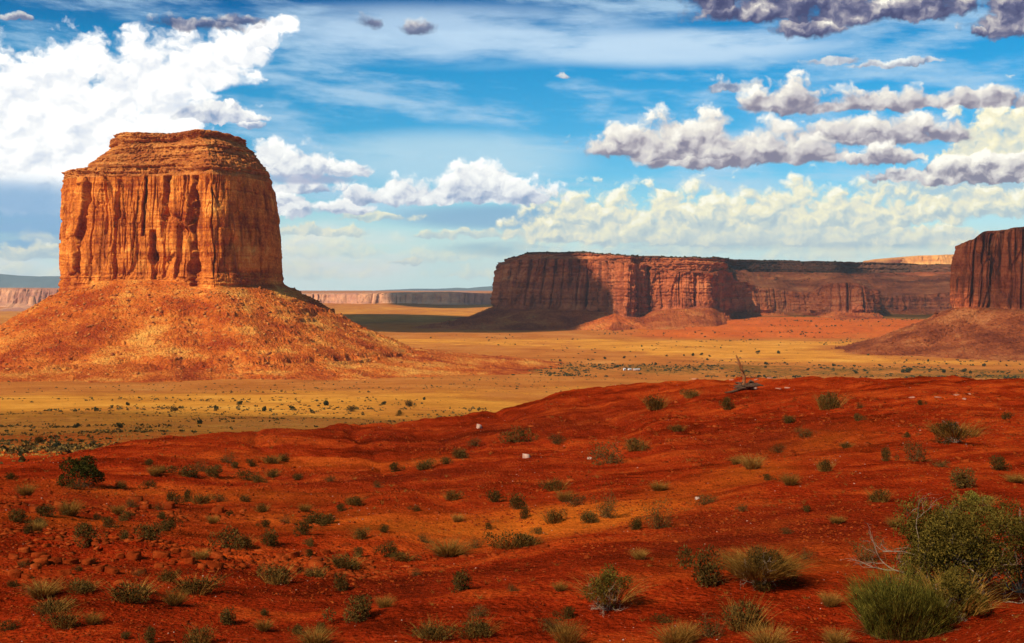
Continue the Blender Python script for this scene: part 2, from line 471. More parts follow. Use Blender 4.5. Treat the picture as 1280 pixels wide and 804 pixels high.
# ------------------------------------------------------------------ terrain
COLS = [-250, 0, 200, 400, 600, 720, 830, 1000, 1150, 1280, 1500]
NEAR_ROWS = {
    -250: [(17, 806), (21, 748), (25, 705), (29, 674), (31, 666), (36, 648), (43, 626), (50, 610), (53, 606), (60, 597), (68, 590)],
    0: [(17, 806), (21, 748), (25, 705), (29, 672), (31, 665), (36, 645), (43, 622), (50, 606), (53, 602), (60, 592), (70, 582)],
    200: [(17, 806), (21, 752), (25, 712), (28, 690), (31, 682), (36, 660), (43, 634), (52, 608), (56, 603), (66, 580), (85, 547)],
    400: [(17, 806), (21, 760), (23.5, 735), (25.5, 721), (28, 716), (31, 700), (38, 663), (46, 632), (56, 605), (60, 603), (75, 577), (98, 529)],
    600: [(17, 806), (21, 752), (25, 718), (28, 699), (31, 697), (36, 672), (42, 645), (50, 615), (62, 584), (67, 583), (82, 555), (108, 514)],
    720: [(17, 806), (21, 745), (25, 706), (30, 667), (33, 668), (39, 644), (46, 622), (56, 598), (70, 565), (75, 564), (90, 530), (110, 487)],
    830: [(17, 806), (21, 740), (26, 690), (33, 641), (36, 643), (42, 625), (50, 602), (60, 578), (72, 547), (77, 545), (92, 510), (110, 471)],
    1000: [(17, 806), (21, 735), (28, 668), (40, 602), (43, 602), (48, 590), (54, 575), (62, 556), (72, 532), (77, 525), (88, 500), (105, 470)],
    1150: [(17, 801), (21, 735), (28, 665), (38, 610), (42, 600), (48, 580), (54, 561), (62, 540), (72, 518), (77, 510), (88, 491), (105, 471)],
    1280: [(17, 760), (20, 748), (28, 668), (38, 605), (42, 592), (48, 572), (54, 555), (62, 536), (72, 516), (77, 508), (88, 489), (105, 470)],
    1500: [(17, 750), (20, 738), (28, 665), (38, 602), (42, 590), (48, 571), (54, 555), (62, 536), (72, 516), (77, 508), (88, 489), (105, 470)],
}
for k_ in (-250, 0, 200):   # give every column the same number of rows
    r_ = NEAR_ROWS[k_]; NEAR_ROWS[k_] = r_[:4] + [((r_[3][0] + r_[4][0]) / 2, (r_[3][1] + r_[4][1]) / 2)] + r_[4:]
FAR_ROWS = [  # Y, py at each of the columns
    (150, [566, 565, 562, 566, 577, 586, 592, 590, 588, 588, 588]),
    (250, [546, 545, 541, 545, 553, 565, 574, 575, 575, 575, 575]),
    (400, [523, 522, 521, 524, 532, 544, 550, 550, 550, 550, 550]),
    (700, [500, 500, 500, 501, 504, 510, 514, 514, 514, 514, 514]),
    (1000, [487, 487, 486, 485, 483, 486, 488, 488, 488, 488, 488]),
    (1400, [468] * 11), (1700, [450.5] * 11), (2100, [433.5] * 11),
    (2500, [422.5] * 5 + [422.8, 424, 424.5, 424.5, 424.5, 424.5]),
    (2800, [415.6] * 5 + [415.2, 412, 408.5, 408.5, 410, 410]),
    (3100, [410.4] * 5 + [409, 403, 399, 399, 400, 400]),
    (3600, [403.7] * 5 + [402, 395, 392, 392, 392, 392]),
    (4500, [395.3] * 11), (6000, [387] * 11), (7500, [368] * 11), (15000, [364.5] * 11), (90000, [362.4] * 11)]

def build_table():
    cols = np.array(COLS, float)
    K = 3 + len(NEAR_ROWS[0]) + len(FAR_ROWS)
    LY = np.zeros((len(cols), K)); Z = np.zeros((len(cols), K))
    for i, c in enumerate(COLS):
        rows = [(1.0, -1.7), (4.0, -2.1), (9.0, -3.4 if c < 1200 else -3.1)]
        rows += [(Y, ray(640, py)[2] * Y) for Y, py in NEAR_ROWS[c]]
        rows += [(Y, ray(640, r[i])[2] * Y) for Y, r in FAR_ROWS]
        for k, (Y, z) in enumerate(rows):
            LY[i, k] = math.log(Y); Z[i, k] = z
    # between columns: smooth (Catmull-Rom) interpolation of features, so crests run obliquely
    pxs = np.linspace(cols[0], cols[-1], 701)
    def cr(A):
        out = np.zeros((len(pxs), A.shape[1]))
        idx = np.clip(np.searchsorted(cols, pxs, 'right') - 1, 0, len(cols) - 2)
        tt = (pxs - cols[idx]) / (cols[idx + 1] - cols[idx])
        mm = np.gradient(A, cols, axis=0)
        hh = (cols[idx + 1] - cols[idx])[:, None]; t_ = tt[:, None]
        out = ((2 * t_**3 - 3 * t_**2 + 1) * A[idx] + (t_**3 - 2 * t_**2 + t_) * hh * mm[idx]
               + (-2 * t_**3 + 3 * t_**2) * A[idx + 1] + (t_**3 - t_**2) * hh * mm[idx + 1])
        return out
    LYd, Zd = cr(LY), cr(Z)
    ly = np.linspace(0, math.log(90000), 1400)
    T = np.stack([np.interp(ly, LYd[i], Zd[i]) for i in range(len(pxs))])
    # gentle rounding along the distance
    ker = np.exp(-np.linspace(-2, 2, 9) ** 2); ker /= ker.sum()
    Tp = np.pad(T, ((0, 0), (4, 4)), mode='edge')
    T = sum(ker[k] * Tp[:, k:k + T.shape[1]] for k in range(9))
    return pxs, ly, T
PXS, LYG, TAB = build_table()
TH0, TH1 = math.atan((PXS[0] - 640) / F), math.atan((PXS[-1] - 640) / F)

def ground_base(x, y):
    x = np.asarray(x, float); y = np.asarray(y, float)
    th = np.arctan2(x, y); R = np.hypot(x, y)
    thc = np.clip(th, TH0, TH1)
    Y = np.maximum(R * np.cos(thc), 1.0)
    px = 640 + F * np.tan(thc)
    fi = (px - PXS[0]) / (PXS[1] - PXS[0]); fj = np.log(Y) / (LYG[1] - LYG[0])
    def samp(fi, fj):
        i = np.clip(np.floor(fi).astype(int), 0, len(PXS) - 2); j = np.clip(np.floor(fj).astype(int), 0, len(LYG) - 2)
        a, b = np.clip(fi - i, 0, 1), np.clip(fj - j, 0, 1)
        return (TAB[i, j] * (1 - a) * (1 - b) + TAB[i + 1, j] * a * (1 - b) + TAB[i, j + 1] * (1 - a) * b + TAB[i + 1, j + 1] * a * b)
    z = samp(fi, fj)
    # behind the camera blend the two edge columns
    beh = np.clip((np.abs(th) - 0.6) / (math.pi - 0.6), 0, 1)
    zl = samp(np.zeros_like(fi), fj); zr = samp(np.full_like(fi, len(PXS) - 1.001), fj)
    out_l = th < TH0; out_r = th > TH1
    mean = 0.5 * (zl + zr)
    z = np.where(out_l, zl * (1 - beh) + mean * beh, z); z = np.where(out_r, zr * (1 - beh) + mean * beh, z)
    return z

def ground(x, y):
    z = ground_base(x, y)
    R = np.hypot(x, y)
    # relief in proportion to distance: hummocks, rills and ledges of the red hill, wash relief of the plain
    near = sstep(R, 6, 14) * (1 - sstep(R, 112, 180))
    z = z + near * (0.25 * fbm(x / 4.5, y / 4.5, 0, 4, 0.5, 11) - 0.16 * np.clip(ridged(x / 5.0 + y / 16.0, y / 11.0, 4.0, 4, 0.55, 19) - .2, 0, 1) + 0.06 * fbm(x / 0.9, y / 0.9, 0, 3, 0.6, 13) + 0.32 * sstep(R, 45, 75) * ridged(x / 6.0, y / 6.0, 2.0, 4, 0.55, 17) + 0.38 * fbm(x / 16.0, y / 16.0, 3.0, 3, 0.5, 12) * sstep(R, 15, 40))
    rill = ridged(x / 7.0 + y / 40.0, y / 22.0, 0, 3, 0.5, 14)
    z = z - near * sstep(R, 50, 80) * 0.35 * np.clip(rill - 0.35, 0, 1) * 1.6
    # rock ledges on the left of the near slope
    lm = np.exp(-(((x + 9.5) / 5.0) ** 2)) * np.exp(-(((y - 29.5) / 2.6) ** 2)) + np.exp(-(((x + 17) / 5.0) ** 2)) * np.exp(-(((y - 42) / 2.5) ** 2)) * 0.9
    q = (y * 1.2 + x * 0.15 + 1.2 * fbm(x / 2.5, y / 2.5, 0, 3, 0.5, 21)) / 1.1
    z = z + lm * 0.14 * ((q - np.floor(q)) ** 5 * -1.0 + 0.3 * fbm(x * 1.2, y * 1.2, 0, 3, 0.6, 22))
    far = sstep(R, 150, 500)
    z = z + far * (1 - sstep(R, 2500, 6000)) * (1.6 * fbm(x / 90.0, y / 90.0, 0, 4, 0.5, 15) + 0.5 * fbm(x / 12.0, y / 12.0, 0, 2, 0.5, 16))
    # low ledges of the red terrace under the long mesa
    m = sstep(x / np.maximum(y, 1.0), 0.08, 0.16) * sstep(y, 2450, 2600) * (1 - sstep(y, 3150, 3300))
    zz = z + 2.5 * fbm(x / 120., y / 120., 0, 3, 0.5, 18)
    st = np.floor(zz / 8.0) * 8.0 + 8.0 * sstep(zz / 8.0 - np.floor(zz / 8.0), 0.72, 0.92)
    z = z * (1 - m) + (st + (z - zz)) * m
    return z

def ground_hit(px, py):
    r = ray(px, py)
    Y = np.exp(np.linspace(math.log(5), math.log(8000), 2600))
    g = ground(r[0] * Y, Y)
    below = np.nonzero(g > r[2] * Y)[0]
    if len(below) == 0: return None
    k = below[0]
    if k == 0: return (r[0] * Y[0], Y[0], g[0])
    a, b = (r[2] * Y - g)[k - 1], (g - r[2] * Y)[k]
    y = Y[k - 1] + (Y[k] - Y[k - 1]) * a / (a + b)
    return (r[0] * y, y, float(ground(np.array(r[0] * y), np.array(y))))

def build_ground():
    th = np.concatenate([np.linspace(-math.pi, -0.50, 90, endpoint=False), np.linspace(-0.50, -0.425, 40, endpoint=False),
                         np.linspace(-0.425, 0.425, 1150, endpoint=False), np.linspace(0.425, 0.50, 40, endpoint=False), np.linspace(0.50, math.pi, 90, endpoint=False)])
    R = np.concatenate([np.exp(np.linspace(math.log(0.6), math.log(13), 70, endpoint=False)), np.exp(np.linspace(math.log(13), math.log(125), 620, endpoint=False)),
                        np.exp(np.linspace(math.log(125), math.log(6500), 420, endpoint=False)), np.exp(np.linspace(math.log(6500), math.log(29500), 50))])
    TH, RR = np.meshgrid(th, R)
    x, y = RR * np.sin(TH), RR * np.cos(TH)
    z = ground(x, y)
    V = np.stack([x.ravel(), y.ravel(), z.ravel()], 1)
    Fq = grid_faces(len(R), len(th), wrap=True)
    # centre cap
    c0 = len(V); V = np.vstack([V, [[0, 0, -1.7]]])
    n = len(th); j = np.arange(n)
    cap = np.stack([np.full(n, c0), j, j, (j + 1) % n], 1)  # placed as quads with a repeated vertex removed below
    # soil kinds: R = amount of dry yellow grass, G = amount of dark green brush, B = bright orange soil, painted sunlit strips included
    px = 640 + F * x / np.maximum(y, 0.2 * RR + 0.01)
    Rd = y
    n1 = fbm(x / 60.0, y / 60.0, 0, 5, 0.6, 31); n2 = fbm(x / 250.0, y / 400.0, 0, 4, 0.55, 32); n3 = fbm(x / 6.0, y / 6.0, 0, 4, 0.6, 33)
    band = lambda a, b, c, d: sstep(RR, a, b) * (1 - sstep(RR, c, d))
    grass = (band(110, 250, 600, 900) * 0.3 + band(420, 700, 1100, 1300) * 0.5 + band(1600, 1800, 2350, 2600) * 0.75 + band(3300, 4000, 6000, 6800) * 0.4)
    grass = np.clip(grass * (0.85 + 0.5 * n2) + 0.25 * n1 * (grass > 0.02), 0, 1)
    dm = np.hypot((x + 436) / 1.1, y - 1555)
    apron = 1 - sstep(dm + 120 * n1, 540, 820)
    grass = grass * (1 - 0.9 * apron)
    rb = np.hypot(x - 860, y - 1960); grass *= sstep(rb, 280, 420)
    brush = band(1330, 1420, 1560, 1680) * sstep(px, 430, 640) * 0.3 + band(125, 160, 420, 640) * 0.08 + band(3300, 3450, 3900, 4100) * sstep(px, 820, 980) * 0.7
    brush = np.clip(brush * (0.9 + 0.8 * n1), 0, 1)
    # near hill: sunlit strips painted as bright orange soil, with bare soil streaks
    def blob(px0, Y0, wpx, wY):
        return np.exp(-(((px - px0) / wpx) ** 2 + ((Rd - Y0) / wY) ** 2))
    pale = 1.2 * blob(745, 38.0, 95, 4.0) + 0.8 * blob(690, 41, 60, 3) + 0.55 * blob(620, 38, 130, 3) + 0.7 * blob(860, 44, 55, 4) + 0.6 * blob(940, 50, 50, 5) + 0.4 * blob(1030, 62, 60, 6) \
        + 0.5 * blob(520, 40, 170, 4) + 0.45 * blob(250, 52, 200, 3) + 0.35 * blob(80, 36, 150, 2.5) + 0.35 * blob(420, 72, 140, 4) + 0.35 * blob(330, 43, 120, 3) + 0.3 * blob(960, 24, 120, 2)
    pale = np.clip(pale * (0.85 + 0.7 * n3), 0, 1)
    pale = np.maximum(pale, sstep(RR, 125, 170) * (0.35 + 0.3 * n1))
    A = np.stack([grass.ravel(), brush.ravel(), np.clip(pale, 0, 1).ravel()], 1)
    A = np.vstack([A, [[0, 0, 0]]])
    redness = 1 - sstep(RR + 150 * n1 + 60 * n3, 130, 330) * (1 - 0.6 * m_terrace(x, y))
    dark = 0.9 * blob(820, 29, 330, 4.5) * sstep(n3, -.5, .3) + 0.8 * blob(640, 92, 190, 14) + 0.7 * blob(960, 68, 90, 9) + 0.7 * blob(500, 60, 160, 6) + .6 * blob(300, 92, 150, 8) + .6 * blob(120, 46, 200, 5) + .5 * blob(480, 24, 120, 3)  # darker gravel and the shade of mound faces, painted together
    dark = np.clip(dark * (1.0 + 1.2 * n3), 0, 1) * (RR < 130)
    A2 = np.stack([np.clip(redness, 0, 1).ravel(), dark.ravel(), dark.ravel() * 0], 1); A2 = np.vstack([A2, [[1, 1, 1]]])
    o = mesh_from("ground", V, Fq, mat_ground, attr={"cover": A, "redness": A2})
    tag(o, kind="structure")
    return o

def m_terrace(x, y):
    return sstep(x / np.maximum(y, 1.0), 0.06, 0.14) * sstep(y, 2450, 2650) * (1 - sstep(y, 3400, 3600))

def ground_material():
    m, t, p = new_mat("desert_soil", 1.0, 0.0)
    pos = wpos(t)
    def at_(name):
        n = t.nodes.new('ShaderNodeVertexColor'); n.layer_name = name
        return n
    cov = at_("cover"); cs = t.nodes.new('ShaderNodeSeparateColor'); t.links.new(cov.outputs[0], cs.inputs[0])
    gr, br, lit_soil = (X(t, cs.outputs[i]) for i in range(3))
    rs_ = t.nodes.new('ShaderNodeSeparateColor'); t.links.new(at_("redness").outputs[0], rs_.inputs[0])
    red = X(t, rs_.outputs[0]); gravel_shade = X(t, rs_.outputs[1])
    x_g, y_g, z_g = xyz(t, pos)
    big = noise(t, pos, 0.05, 6, 0.62); mid = noise(t, pos, 0.7, 6, 0.65); grit = noise(t, pos, 11.0, 5, 0.7)
    far = noise(t, pos, 0.011, 8, 0.68)
    peb = voro(t, pos, 6.5, 1.5, 0.5); pebc = xyz(t, voro(t, pos, 6.5, 0, out='Color'))[0]
    patch = noise(t, vec(t, x_g * 0.35, y_g, 0.0), 0.22, 7, 0.72)
    f = big.madd(0.5, mid.madd(0.7, grit.madd(0.7, patch.madd(1.5, -1.2))))
    redc = ramp(t, f.clamp(), [(0.22, G_RED[0]), (0.5, G_RED[1]), (0.82, G_RED[2])])
    orc = ramp(t, far.madd(0.9, mid.madd(0.4, -0.15)).clamp(), [(0.25, G_ORANGE[0]), (0.5, G_ORANGE[1]), (0.8, G_ORANGE[2])])
    c = mixc(t, red, orc, redc)
    c = mixc(t, lit_soil * red * mid.mr(0.3, 0.6, 0.6, 1.0), c, G_LIT_SOIL)
    # dark gravel, and the shade of turned-away faces, painted into the colour
    c = mixc(t, gravel_shade * grit.mr(0.3, 0.55, 0.85, 0.45), c, (0.13, 0.016, 0.005))
    # scattered pale grit on the red hill
    c = mixc(t, red * grit.mr(0.62, 0.74, 0, 0.5), c, (0.80, 0.30, 0.16))
    c = mixc(t, red * grit.mr(0.40, 0.30, 0, 0.6), c, (0.07, 0.012, 0.006))
    # grass: tufts with bare soil in between, washes of soil and darker scrub
    tf = noise(t, pos, 0.16, 7, 0.78); wash = noise(t, vec(t, x_g * 0.25, y_g * 0.7, 0.0), 0.02, 9, 0.72)
    gm = (gr.madd(0.6, tf.madd(0.5, wash * 0.7)) - 0.72).mr(0.0, 0.22)
    speck = noise(t, pos, 0.42, 6, 0.8)
    gcol = ramp(t, far.clamp(), [(0.3, G_GRASS[0]), (0.55, G_GRASS[1]), (0.75, G_GRASS[2])])
    c = mixc(t, gm * gr.mr(0.0, 0.3), c, gcol)
    nonred = 1.0 - red
    c = mixc(t, nonred * speck.mr(0.50, 0.66, 0, 0.55) * wash.mr(0.35, 0.6, 0.3, 1.0), c, (0.12, 0.042, 0.008))
    c = mixc(t, nonred * wash.mr(0.50, 0.70, 0, 0.5), c, (0.40, 0.13, 0.022))
    tb = noise(t, pos, 0.11, 7, 0.8)
    bm_ = (br.madd(0.7, tb) - 0.62).mr(0.0, 0.12)
    c = mixc(t, bm_ * br.mr(0.0, 0.2) * 0.85, c, G_BRUSH)
    t.links.new(c.k, p.inputs['Base Color'])
    h = grit.madd(0.09, peb.madd(-0.06, mid * 0.16))
    b1 = bump(t, p, h, 1.0, 1.4)
    bump(t, p, tf.madd(1.0, tb * 0.6), 0.35, 1.2, prev=b1)
    return m

G_RED = [(0.13, 0.011, 0.002), (0.43, 0.031, 0.005), (0.78, 0.105, 0.012)]
G_ORANGE = [(0.30, 0.07, 0.014), (0.50, 0.15, 0.025), (0.62, 0.26, 0.06)]
G_LIT_SOIL = (0.86, 0.17, 0.014)  # bare soil colour, brightened to stand for sunlit strips
G_GRASS = [(0.50, 0.165, 0.02), (0.72, 0.275, 0.034), (0.88, 0.43, 0.075)]
G_BRUSH = (0.12, 0.070, 0.014)
mat_ground = ground_material()
ground_obj = build_ground()
# ------------------------------------------------------------------ buttes and mesas: lofts round a plan outline
def loft(stations, dens, rows_sub, center=None, inward=None, disp=None, closed=True):
    """stations: list of ((x, y), [(inset, z), ...]); dens: samples per station interval; rows_sub: subdivisions per row interval.
    Returns P (rows, cols, 3), outward normals (cols, 2), arc length (cols), row parameter."""
    n = len(stations)
    pts = np.array([s[0] for s in stations], float)
    rows = np.array([s[1] for s in stations], float)          # n, K, 2
    segs = n if closed else n - 1
    sp, sr, st = [], [], []
    for i in range(segs):
        a, b, c, d = ((i - 1) % n, i, (i + 1) % n, (i + 2) % n) if closed else (max(i - 1, 0), i, i + 1, min(i + 2, n - 1))
        t = np.linspace(0, 1, dens[i], endpoint=False)[:, None]
        p = 0.5 * ((2 * pts[b]) + (-pts[a] + pts[c]) * t + (2 * pts[a] - 5 * pts[b] + 4 * pts[c] - pts[d]) * t**2 + (-pts[a] + 3 * pts[b] - 3 * pts[c] + pts[d]) * t**3)
        sp.append(p)
        tt = t[:, :, None]; tt = tt * tt * (3 - 2 * tt)
        sr.append(rows[b][None] * (1 - tt) + rows[c][None] * tt)
    Pl = np.concatenate(sp); Rw = np.concatenate(sr)
    if closed:
        tang = np.roll(Pl, -1, 0) - np.roll(Pl, 1, 0)
    else:
        tang = np.gradient(Pl, axis=0)
    tang /= np.linalg.norm(tang, axis=1)[:, None] + 1e-9
    nrm = np.stack([tang[:, 1], -tang[:, 0]], 1)               # outward for stations running left to right as seen from the camera (-y side)
    # smooth normals
    for _ in range(6):
        nrm = nrm + np.roll(nrm, 1, 0) + np.roll(nrm, -1, 0); nrm /= np.linalg.norm(nrm, axis=1)[:, None] + 1e-9
    s = np.concatenate([[0], np.cumsum(np.linalg.norm(np.diff(Pl, axis=0), axis=1))])
    ks = np.concatenate([np.linspace(k, k + 1, rows_sub[k], endpoint=False) for k in range(rows.shape[1] - 1)] + [[rows.shape[1] - 1.0]])
    kf = np.minimum(ks.astype(int), rows.shape[1] - 2); kt = ks - kf
    R = Rw[:, kf, :] * (1 - kt)[None, :, None] + Rw[:, kf + 1, :] * kt[None, :, None]     # cols, rows, 2
    inset, z = R[:, :, 0].T, R[:, :, 1].T
    if center is not None:
        dvec = np.array(center)[None] - Pl; dvec /= np.linalg.norm(dvec, axis=1)[:, None]
    elif inward is not None:
        dvec = np.tile(np.array(inward, float)[None], (len(Pl), 1))
    else: dvec = -nrm
    xy = Pl[None] + inset[:, :, None] * dvec[None]
    P = np.concatenate([xy, z[:, :, None]], 2)
    return P, nrm, s, ks, Pl

def pxY(px, Y): return (ray(px, 400)[0] * Y, Y)
def zat(py, Y): return ray(640, py)[2] * Y

def cliff_disp(P, s, seed, size=1.0, amp=1.0):
    """outward displacement of a jointed cliff: pillars, slabs, joints and beds. s: arc length per column"""
    z = P[:, :, 2]; S = np.broadcast_to(s[None], z.shape)
    sw = S + 3.0 * size * fbm(S / (30 * size), z / (40 * size), 0, 3, 0.5, seed)
    # big pillars, nearly constant with height
    d = 3.5 * size * fbm(sw / (38 * size), z / (260 * size), 0.0, 3, 0.5, seed + 1)
    w0, c0 = worley(sw / (19 * size), z / (120 * size), np.zeros_like(z) + 0.5, seed + 11)
    d = d + (c0 - 0.5) * 8.0 * size * sstep(0.9 - w0, 0.0, 0.25)
    # slabs: cells tall and narrow, each standing a little more or less proud
    w, c = worley(sw / (11 * size), z / (42 * size), np.zeros_like(z) + 0.5, seed + 2)
    d = d + (c - 0.5) * 3.2 * size
    w2, c2 = worley(sw / (5 * size), z / (15 * size), np.zeros_like(z) + 0.5, seed + 3)
    d = d + (c2 - 0.5) * 1.1 * size
    # narrow joints
    j = np.abs(vnoise(sw / (13 * size), z / (180 * size), 0, seed + 4)); d = d - 6.0 * size * np.exp(-(j / 0.045) ** 2)
    j = np.abs(vnoise(sw / (6 * size), z / (70 * size), 3.0, seed + 5)); d = d - 2.6 * size * np.exp(-(j / 0.07) ** 2)
    # beds
    d = d + 0.3 * size * vnoise(z / (3.2 * size), S / (150 * size), 0, seed + 6) + 0.22 * size * vnoise(z / (1.3 * size), S / (60 * size), 0, seed + 7)
    d = d + 0.45 * size * fbm(S / (3 * size), z / (3 * size), 0, 3, 0.6, seed + 8)
    return d * amp

def ledge_disp(P, s, seed, size=1.0):
    z = P[:, :, 2]; S = np.broadcast_to(s[None], z.shape)
    zz = z + 0.8 * size * fbm(S / (40 * size), z / (40 * size), 0, 3, 0.5, seed)
    d = 2.6 * size * vnoise(zz / (2.6 * size), S / (160 * size), 0, seed + 1) + 1.4 * size * vnoise(zz / (1.2 * size), S / (60 * size), 0, seed + 2)
    w, c = worley(S / (6 * size), zz / (3.2 * size), np.zeros_like(z) + 0.5, seed + 3)
    w2, c2 = worley(S / (2.6 * size), zz / (1.6 * size), np.zeros_like(z) + 0.5, seed + 5)
    return d + (c - 0.5) * 4.2 * size + (c2 - .5) * 1.6 * size + 1.2 * size * fbm(S / (4 * size), z / (3 * size), 0, 3, 0.6, seed + 4)

def talus_disp(P, s, seed, size=1.0):
    """vertical displacement of a debris slope: gullies that run down it and boulders"""
    x, y, z = P[:, :, 0], P[:, :, 1], P[:, :, 2]
    S = np.broadcast_to(s[None], z.shape)
    g = 5.5 * size * fbm(S / (26 * size), z / (120 * size), 0, 4, 0.5, seed) + 3.0 * size * ridged(S / (34 * size) + z / (60 * size), z / (200 * size), 0, 3, 0.5, seed + 9) + 1.5 * size * fbm(x / (14 * size), y / (14 * size), 0, 3, 0.55, seed + 1)
    w, c = worley(x / (4.2 * size), y / (4.2 * size), z / (4.2 * size), seed + 2)
    b = np.clip(0.55 - w, 0, 1) * (c > 0.86) * 5.2 * size
    w, c = worley(x / (1.9 * size), y / (1.9 * size), z / (1.9 * size), seed + 5)
    b = b + np.clip(0.6 - w, 0, 1) * (c > 0.6) * 1.2 * size
    return g, b

def angular_rock(rng, n=1):
    """unit angular boulder: a cut and jittered icosphere, returns verts, faces"""
    ph = (1 + 5 ** 0.5) / 2
    v = np.array([(-1, ph, 0), (1, ph, 0), (-1, -ph, 0), (1, -ph, 0), (0, -1, ph), (0, 1, ph), (0, -1, -ph), (0, 1, -ph), (ph, 0, -1), (ph, 0, 1), (-ph, 0, -1), (-ph, 0, 1)], float)
    v /= np.linalg.norm(v[0])
    f = np.array([(0, 11, 5), (0, 5, 1), (0, 1, 7), (0, 7, 10), (0, 10, 11), (1, 5, 9), (5, 11, 4), (11, 10, 2), (10, 7, 6), (7, 1, 8), (3, 9, 4), (3, 4, 2), (3, 2, 6), (3, 6, 8), (3, 8, 9), (4, 9, 5), (2, 4, 11), (6, 2, 10), (8, 6, 7), (9, 8, 1)])
    v = v + rng.normal(0, 0.16, v.shape)
    v = np.clip(v, -0.72, 0.72)
    return v, f

def scatter_mesh(name, pts, sizes, rng, mat, parent=None, flat=0.65, variants=8, smooth=False, sink=0.25):
    """many small stones as one mesh"""
    base = [angular_rock(rng) for _ in range(variants)]
    f0 = base[0][1]; nv = 12
    pts = np.asarray(pts); n = len(pts)
    a = rng.uniform(0, 2 * math.pi, n); k = rng.integers(0, variants, n)
    V = np.stack([base[i][0] for i in range(variants)])[k]                     # n,12,3
    asp = rng.uniform(0.65, 1.35, (n, 1))
    V = V * np.stack([asp[:, 0], 1 / asp[:, 0], flat * rng.uniform(0.6, 1.2, n)], 1)[:, None, :]
    c, s_ = np.cos(a)[:, None], np.sin(a)[:, None]
    tilt = rng.normal(0, 0.25, (n, 1))
    Vx, Vy, Vz = V[:, :, 0] * c - V[:, :, 1] * s_, V[:, :, 0] * s_ + V[:, :, 1] * c, V[:, :, 2] + V[:, :, 0] * tilt
    V = np.stack([Vx, Vy, Vz], 2) * np.asarray(sizes)[:, None, None] + pts[:, None, :]
    V[:, :, 2] += (np.asarray(sizes) * (flat * 0.5 - sink))[:, None]
    Fs = (f0[None] + (np.arange(n) * nv)[:, None, None]).reshape(-1, 3)
    return mesh_from(name, V.reshape(-1, 3), Fs, mat, parent, smooth=smooth)

def part_mesh(name, P, r0, r1, mat, parent, wrap=True, smooth=True):
    Q_ = P[r0:r1 + 1]
    f = grid_faces(Q_.shape[0], Q_.shape[1], wrap=wrap)
    return mesh_from(name, Q_.reshape(-1, 3), f, mat, parent, smooth=smooth)

RK = np.random.default_rng(5)

